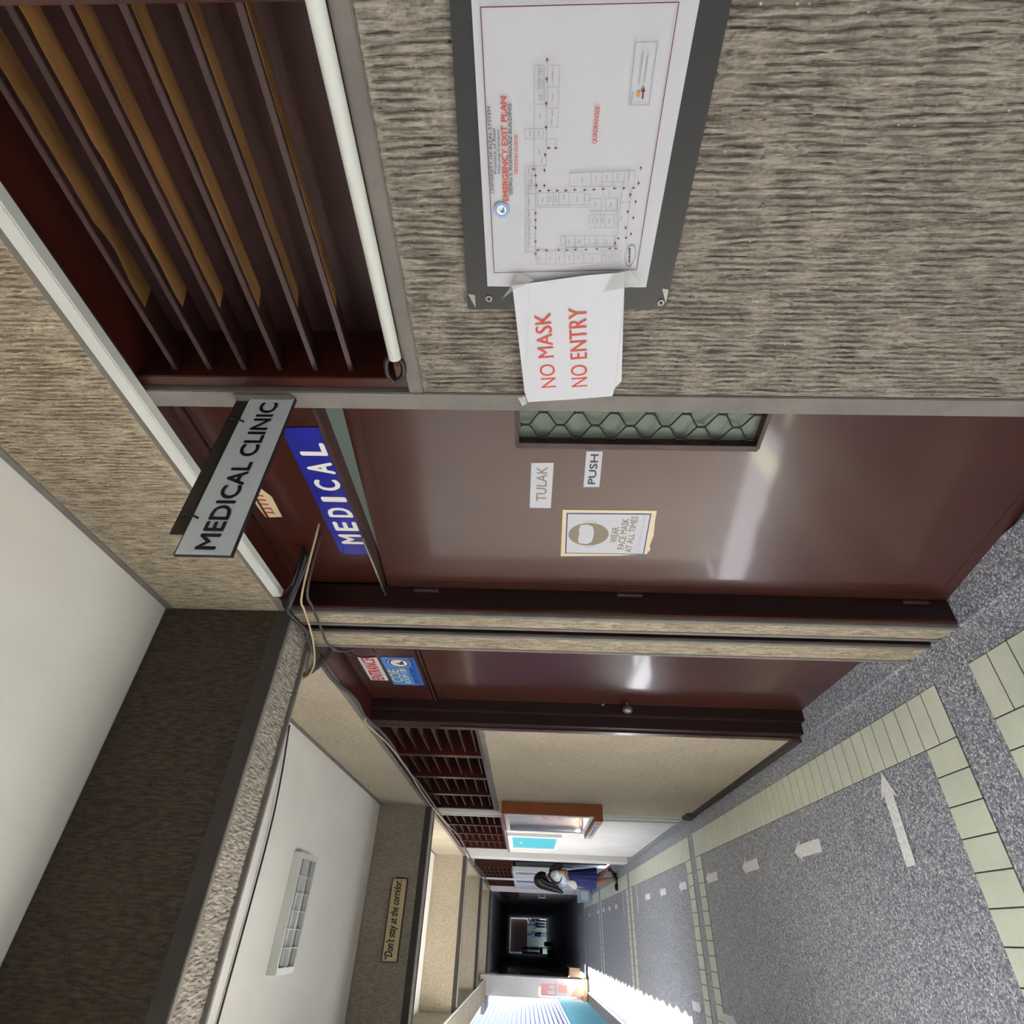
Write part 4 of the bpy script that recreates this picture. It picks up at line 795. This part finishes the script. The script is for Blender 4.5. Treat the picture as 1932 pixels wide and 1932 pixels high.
# the girl walking across towards the open side, head bent, hair hanging forward
GX, GY = 0, 10.9
G = empty('person', (.80, GY, 0), 'girl in pale blouse and navy skirt walking, long black hair hanging forward', 'person')
P = {'pel': ((.80, GY, .70), (.085, .10)), 'waist': ((.805, GY, .80), (.078, .09)), 'chest': ((.815, GY, .98), (.085, .105)), 'neckb': ((.80, GY, 1.09), .04), 'neck': ((.782, GY, 1.125), .034), 'jaw': ((.748, GY, 1.165), .05), 'head': ((.755, GY, 1.225), .075), 'crown': ((.765, GY, 1.265), .06)}
E_ = chain('pel', 'waist', 'chest', 'neckb', 'neck', 'jaw', 'head', 'crown')
for sd, sg in (('L', 1), ('R', -1)):
    yy = GY+sg*.125
    P[sd+'sh'] = ((.82, yy, 1.055), .04); P[sd+'el'] = ((.875, yy+sg*.02, .885), .03); P[sd+'wr'] = ((.765, yy-sg*.02, .80), .02)
    E_ += [('chest', sd+'sh')]+chain(sd+'sh', sd+'el', sd+'wr')
    E_ += hand_pts(P, sd+'wr', P[sd+'wr'][0], (-1, -sg*.25, -.35), .019, (0, -sg*.4, -1))
P['Lhip'] = ((.80, GY+.06, .66), .072); P['Lkn'] = ((.775, GY+.062, .375), .046); P['Lcf'] = ((.865, GY+.062, .25), .042); P['Lan'] = ((.935, GY+.062, .145), .026); P['Lhe'] = ((.93, GY+.062, .10), .028); P['Lto'] = ((.845, GY+.062, .022), .02)
P['Rhip'] = ((.795, GY-.06, .66), .072); P['Rkn'] = ((.725, GY-.06, .375), .046); P['Rcf'] = ((.775, GY-.06, .22), .042); P['Ran'] = ((.80, GY-.06, .075), .026); P['Rhe'] = ((.805, GY-.06, .032), .028); P['Rto'] = ((.665, GY-.06, .022), .022)
for sd in 'LR': E_ += chain('pel', sd+'hip', sd+'kn', sd+'cf', sd+'an', sd+'he', sd+'to')
body = skin('body', P, E_, SKIN, G)
face(G, (.752, GY, 1.215), .078, (-1, 0, -.5))
b = {'w': ((.80, GY, .775), (.105, .118)), 'm': ((.808, GY, .88), (.104, .116)), 'c': ((.817, GY, .99), (.112, .13)), 'n': ((.803, GY, 1.075), .055)}
e = chain('w', 'm', 'c', 'n')
for sd, sg in (('l', 1), ('r', -1)): b[sd+'s'] = ((.822, GY+sg*.13, 1.05), .05); b[sd+'e'] = ((.852, GY+sg*.142, .95), .048); e += chain('c', sd+'s', sd+'e')
skin('blouse', b, e, BLOUSE, G)
# pleated skirt
vs = []; n_ = 64
for j in range(9):
    f = j/8; z = .80-.455*f
    for k in range(n_):
        a = 2*math.pi*k/n_; pl_ = 1+.055*f*math.cos(a*14)
        vs.append((.803-.008*f+(.095+.055*f)*math.cos(a)*pl_, GY+(.105+.06*f)*math.sin(a)*pl_, z-.012*f*math.cos(a)))
MB().add(vs, [(j*n_+k, j*n_+(k+1) % n_, (j+1)*n_+(k+1) % n_, (j+1)*n_+k) for j in range(8) for k in range(n_)]).build('skirt', SKIRT, G, smooth=True)
hp = smooth_path([(.80, GY, 1.16), (.785, GY, 1.235), (.745, GY, 1.272), (.700, GY, 1.235), (.668, GY, 1.14), (.640, GY, 1.03), (.612, GY, .95), (.585, GY, .885)], 6)
hr = [.055, .085, .093, .074, .062, .052, .036, .012]; n_ = len(hp)
rr = []
for k in range(n_):
    f = k/(n_-1)*7; a = min(6, int(f)); rr.append(hr[a]+(hr[a+1]-hr[a])*(f-a))
m = MB().tube(hp, rr, 18)
for sg in (1, -1): m.tube(smooth_path([(.76, GY+sg*.05, 1.25), (.715, GY+sg*.075, 1.15), (.685, GY+sg*.07, 1.04), (.665, GY+sg*.06, .95)]), [.05-.0028*k for k in range(16)], 12)
m.build('hair', HAIR, G, smooth=True)
for sd, sg, pth in (('l', 1, [(.95, .125), (.905, .065), (.84, .012)]), ('r', -1, [(.83, .03), (.75, .024), (.645, .016)])):
    MB().tube(smooth_path([(x, GY+sg*.061, z) for x, z in pth]), [.03+.008*math.sin(k) for k in range(11)], 10).build('shoe', SHOE, G, smooth=True)
Bp = empty('backpack', (.92, GY, .86), 'black backpack with a brown pocket on the walking girl', 'backpack')
MB().prism([(.855, GY-.10, 1.115), (.90, GY-.10, 1.12), (.975, GY-.10, 1.03), (1.01, GY-.10, .94), (.985, GY-.10, .875), (.92, GY-.10, .885)], (0, .20, 0)).build('bag_body', BAG, Bp, bevel=.02)
MB().prism([(.95, GY-.075, .985), (.99, GY-.075, .985), (1.015, GY-.075, .925), (.975, GY-.075, .885)], (0, .15, 0)).build('front_pocket', BAGB, Bp, bevel=.012)
for sg in (1, -1): MB().tube(smooth_path([(.87, GY+sg*.085, 1.095), (.80, GY+sg*.09, 1.115), (.722, GY+sg*.095, 1.02), (.735, GY+sg*.10, .93), (.87, GY+sg*.10, .905)]), .011, 6).build('strap', BAG, Bp, smooth=True)
Hb = empty('tote_bag', (.69, GY-.1, .66), 'small white cloth bag carried by the walking girl', 'bag')
m = MB().prism([(.755, GY-.135, .83), (.68, GY-.135, .80), (.625, GY-.135, .70), (.66, GY-.135, .655), (.75, GY-.135, .69)], (0, .05, 0)); m.build('bag_body', WHITEC, Hb, bevel=.012)
MB().tube(smooth_path([(.74, GY-.11, .82), (.735, GY-.11, .85), (.70, GY-.11, .835), (.69, GY-.11, .805)]), .005, 6).build('strap', WHITEC, Hb, smooth=True)
# far people, standing in the lobby
def person(x, y, hgt, f, lab, top, low, legs_bare=True, bag=False):
    s_ = hgt/1.5; G = empty('person', (x, y, 0), lab, 'person'); f = Vector((f[0], f[1], 0)).normalized(); sd = Vector((-f.y, f.x, 0))
    def q(a, b, z): return Vector((x, y, 0)) + (f*a + sd*b + Vector((0, 0, z)))*s_
    P = {'pel': (q(0, 0, .80), .10*s_), 'waist': (q(0, 0, .92), .09*s_), 'chest': (q(0, 0, 1.12), .11*s_), 'neck': (q(.01, 0, 1.25), .04*s_), 'head': (q(.03, 0, 1.37), .082*s_), 'crown': (q(.02, 0, 1.43), .06*s_)}
    E_ = chain('pel', 'waist', 'chest', 'neck', 'head', 'crown')
    for n_, g in (('l', 1), ('r', -1)):
        P[n_+'sh'] = (q(0, g*.16, 1.19), .045*s_); P[n_+'el'] = (q(-.02, g*.2, .95), .035*s_); P[n_+'wr'] = (q(.1, g*.16, .80), .024*s_); P[n_+'ha'] = (q(.14, g*.15, .74), .028*s_); E_ += [('chest', n_+'sh')]+chain(n_+'sh', n_+'el', n_+'wr', n_+'ha')
        P[n_+'hi'] = (q(0, g*.075, .74), .08*s_); P[n_+'kn'] = (q(.02, g*.08, .42), .05*s_); P[n_+'an'] = (q(0, g*.08, .08), .03*s_); P[n_+'to'] = (q(.12, g*.085, .025), .027*s_); E_ += chain('pel', n_+'hi', n_+'kn', n_+'an', n_+'to')
    skin('body', P, E_, SKIN, G, 1); face(G, q(.03, 0, 1.37), .085*s_, f)
    b = {'w': (q(0, 0, .84), .115*s_), 'c': (q(0, 0, 1.12), .125*s_), 'n': (q(0, 0, 1.22), .065*s_)}; e = chain('w', 'c', 'n')
    for n_, g in (('l', 1), ('r', -1)): b[n_+'s'] = (q(0, g*.165, 1.185), .055*s_); b[n_+'e'] = (q(-.02, g*.2, 1.0), .05*s_); e += chain('c', n_+'s', n_+'e')
    skin('shirt', b, e, top, G, 1)
    if legs_bare: MB().tube([q(0, 0, .88), q(0, 0, .62), q(0, 0, .42)], [.115*s_, .16*s_, .19*s_], 18).build('skirt', low, G, smooth=True)
    else:
        t_ = {'p': (q(0, 0, .82), .112*s_)}; e = []
        for n_, g in (('l', 1), ('r', -1)): t_[n_+'h'] = (q(0, g*.08, .72), .092*s_); t_[n_+'k'] = (q(.02, g*.085, .42), .068*s_); t_[n_+'a'] = (q(0, g*.085, .09), .055*s_); e += chain('p', n_+'h', n_+'k', n_+'a')
        skin('trousers', t_, e, low, G, 1)
    skin('hair', {'a': (q(0, 0, 1.43), .085*s_), 'b': (q(-.06, 0, 1.36), .07*s_), 'c': (q(-.085, 0, 1.24 if legs_bare else 1.31), .05*s_)}, chain('a', 'b', 'c'), HAIR, G, 1)
    for g in (1, -1): MB().ball(q(.05, g*.085, .03), (.05*s_, .05*s_, .035*s_), 10, 6).build('shoe', SHOE, G, smooth=True)
person(.66, 47.6, 1.42, (-.3, -1), 'person in light blue shirt and dark trousers at the far lobby', BLOUSEB, SKIRT, False)
person(.14, 47.2, 1.36, (.4, -1), 'person in light blue blouse and dark skirt in the far lobby', BLOUSEB, SKIRT, True)
person(.92, 48.0, 1.30, (-1, -.3), 'person in dark clothes standing by the far lobby wall', SKIRT, SHOE, False)
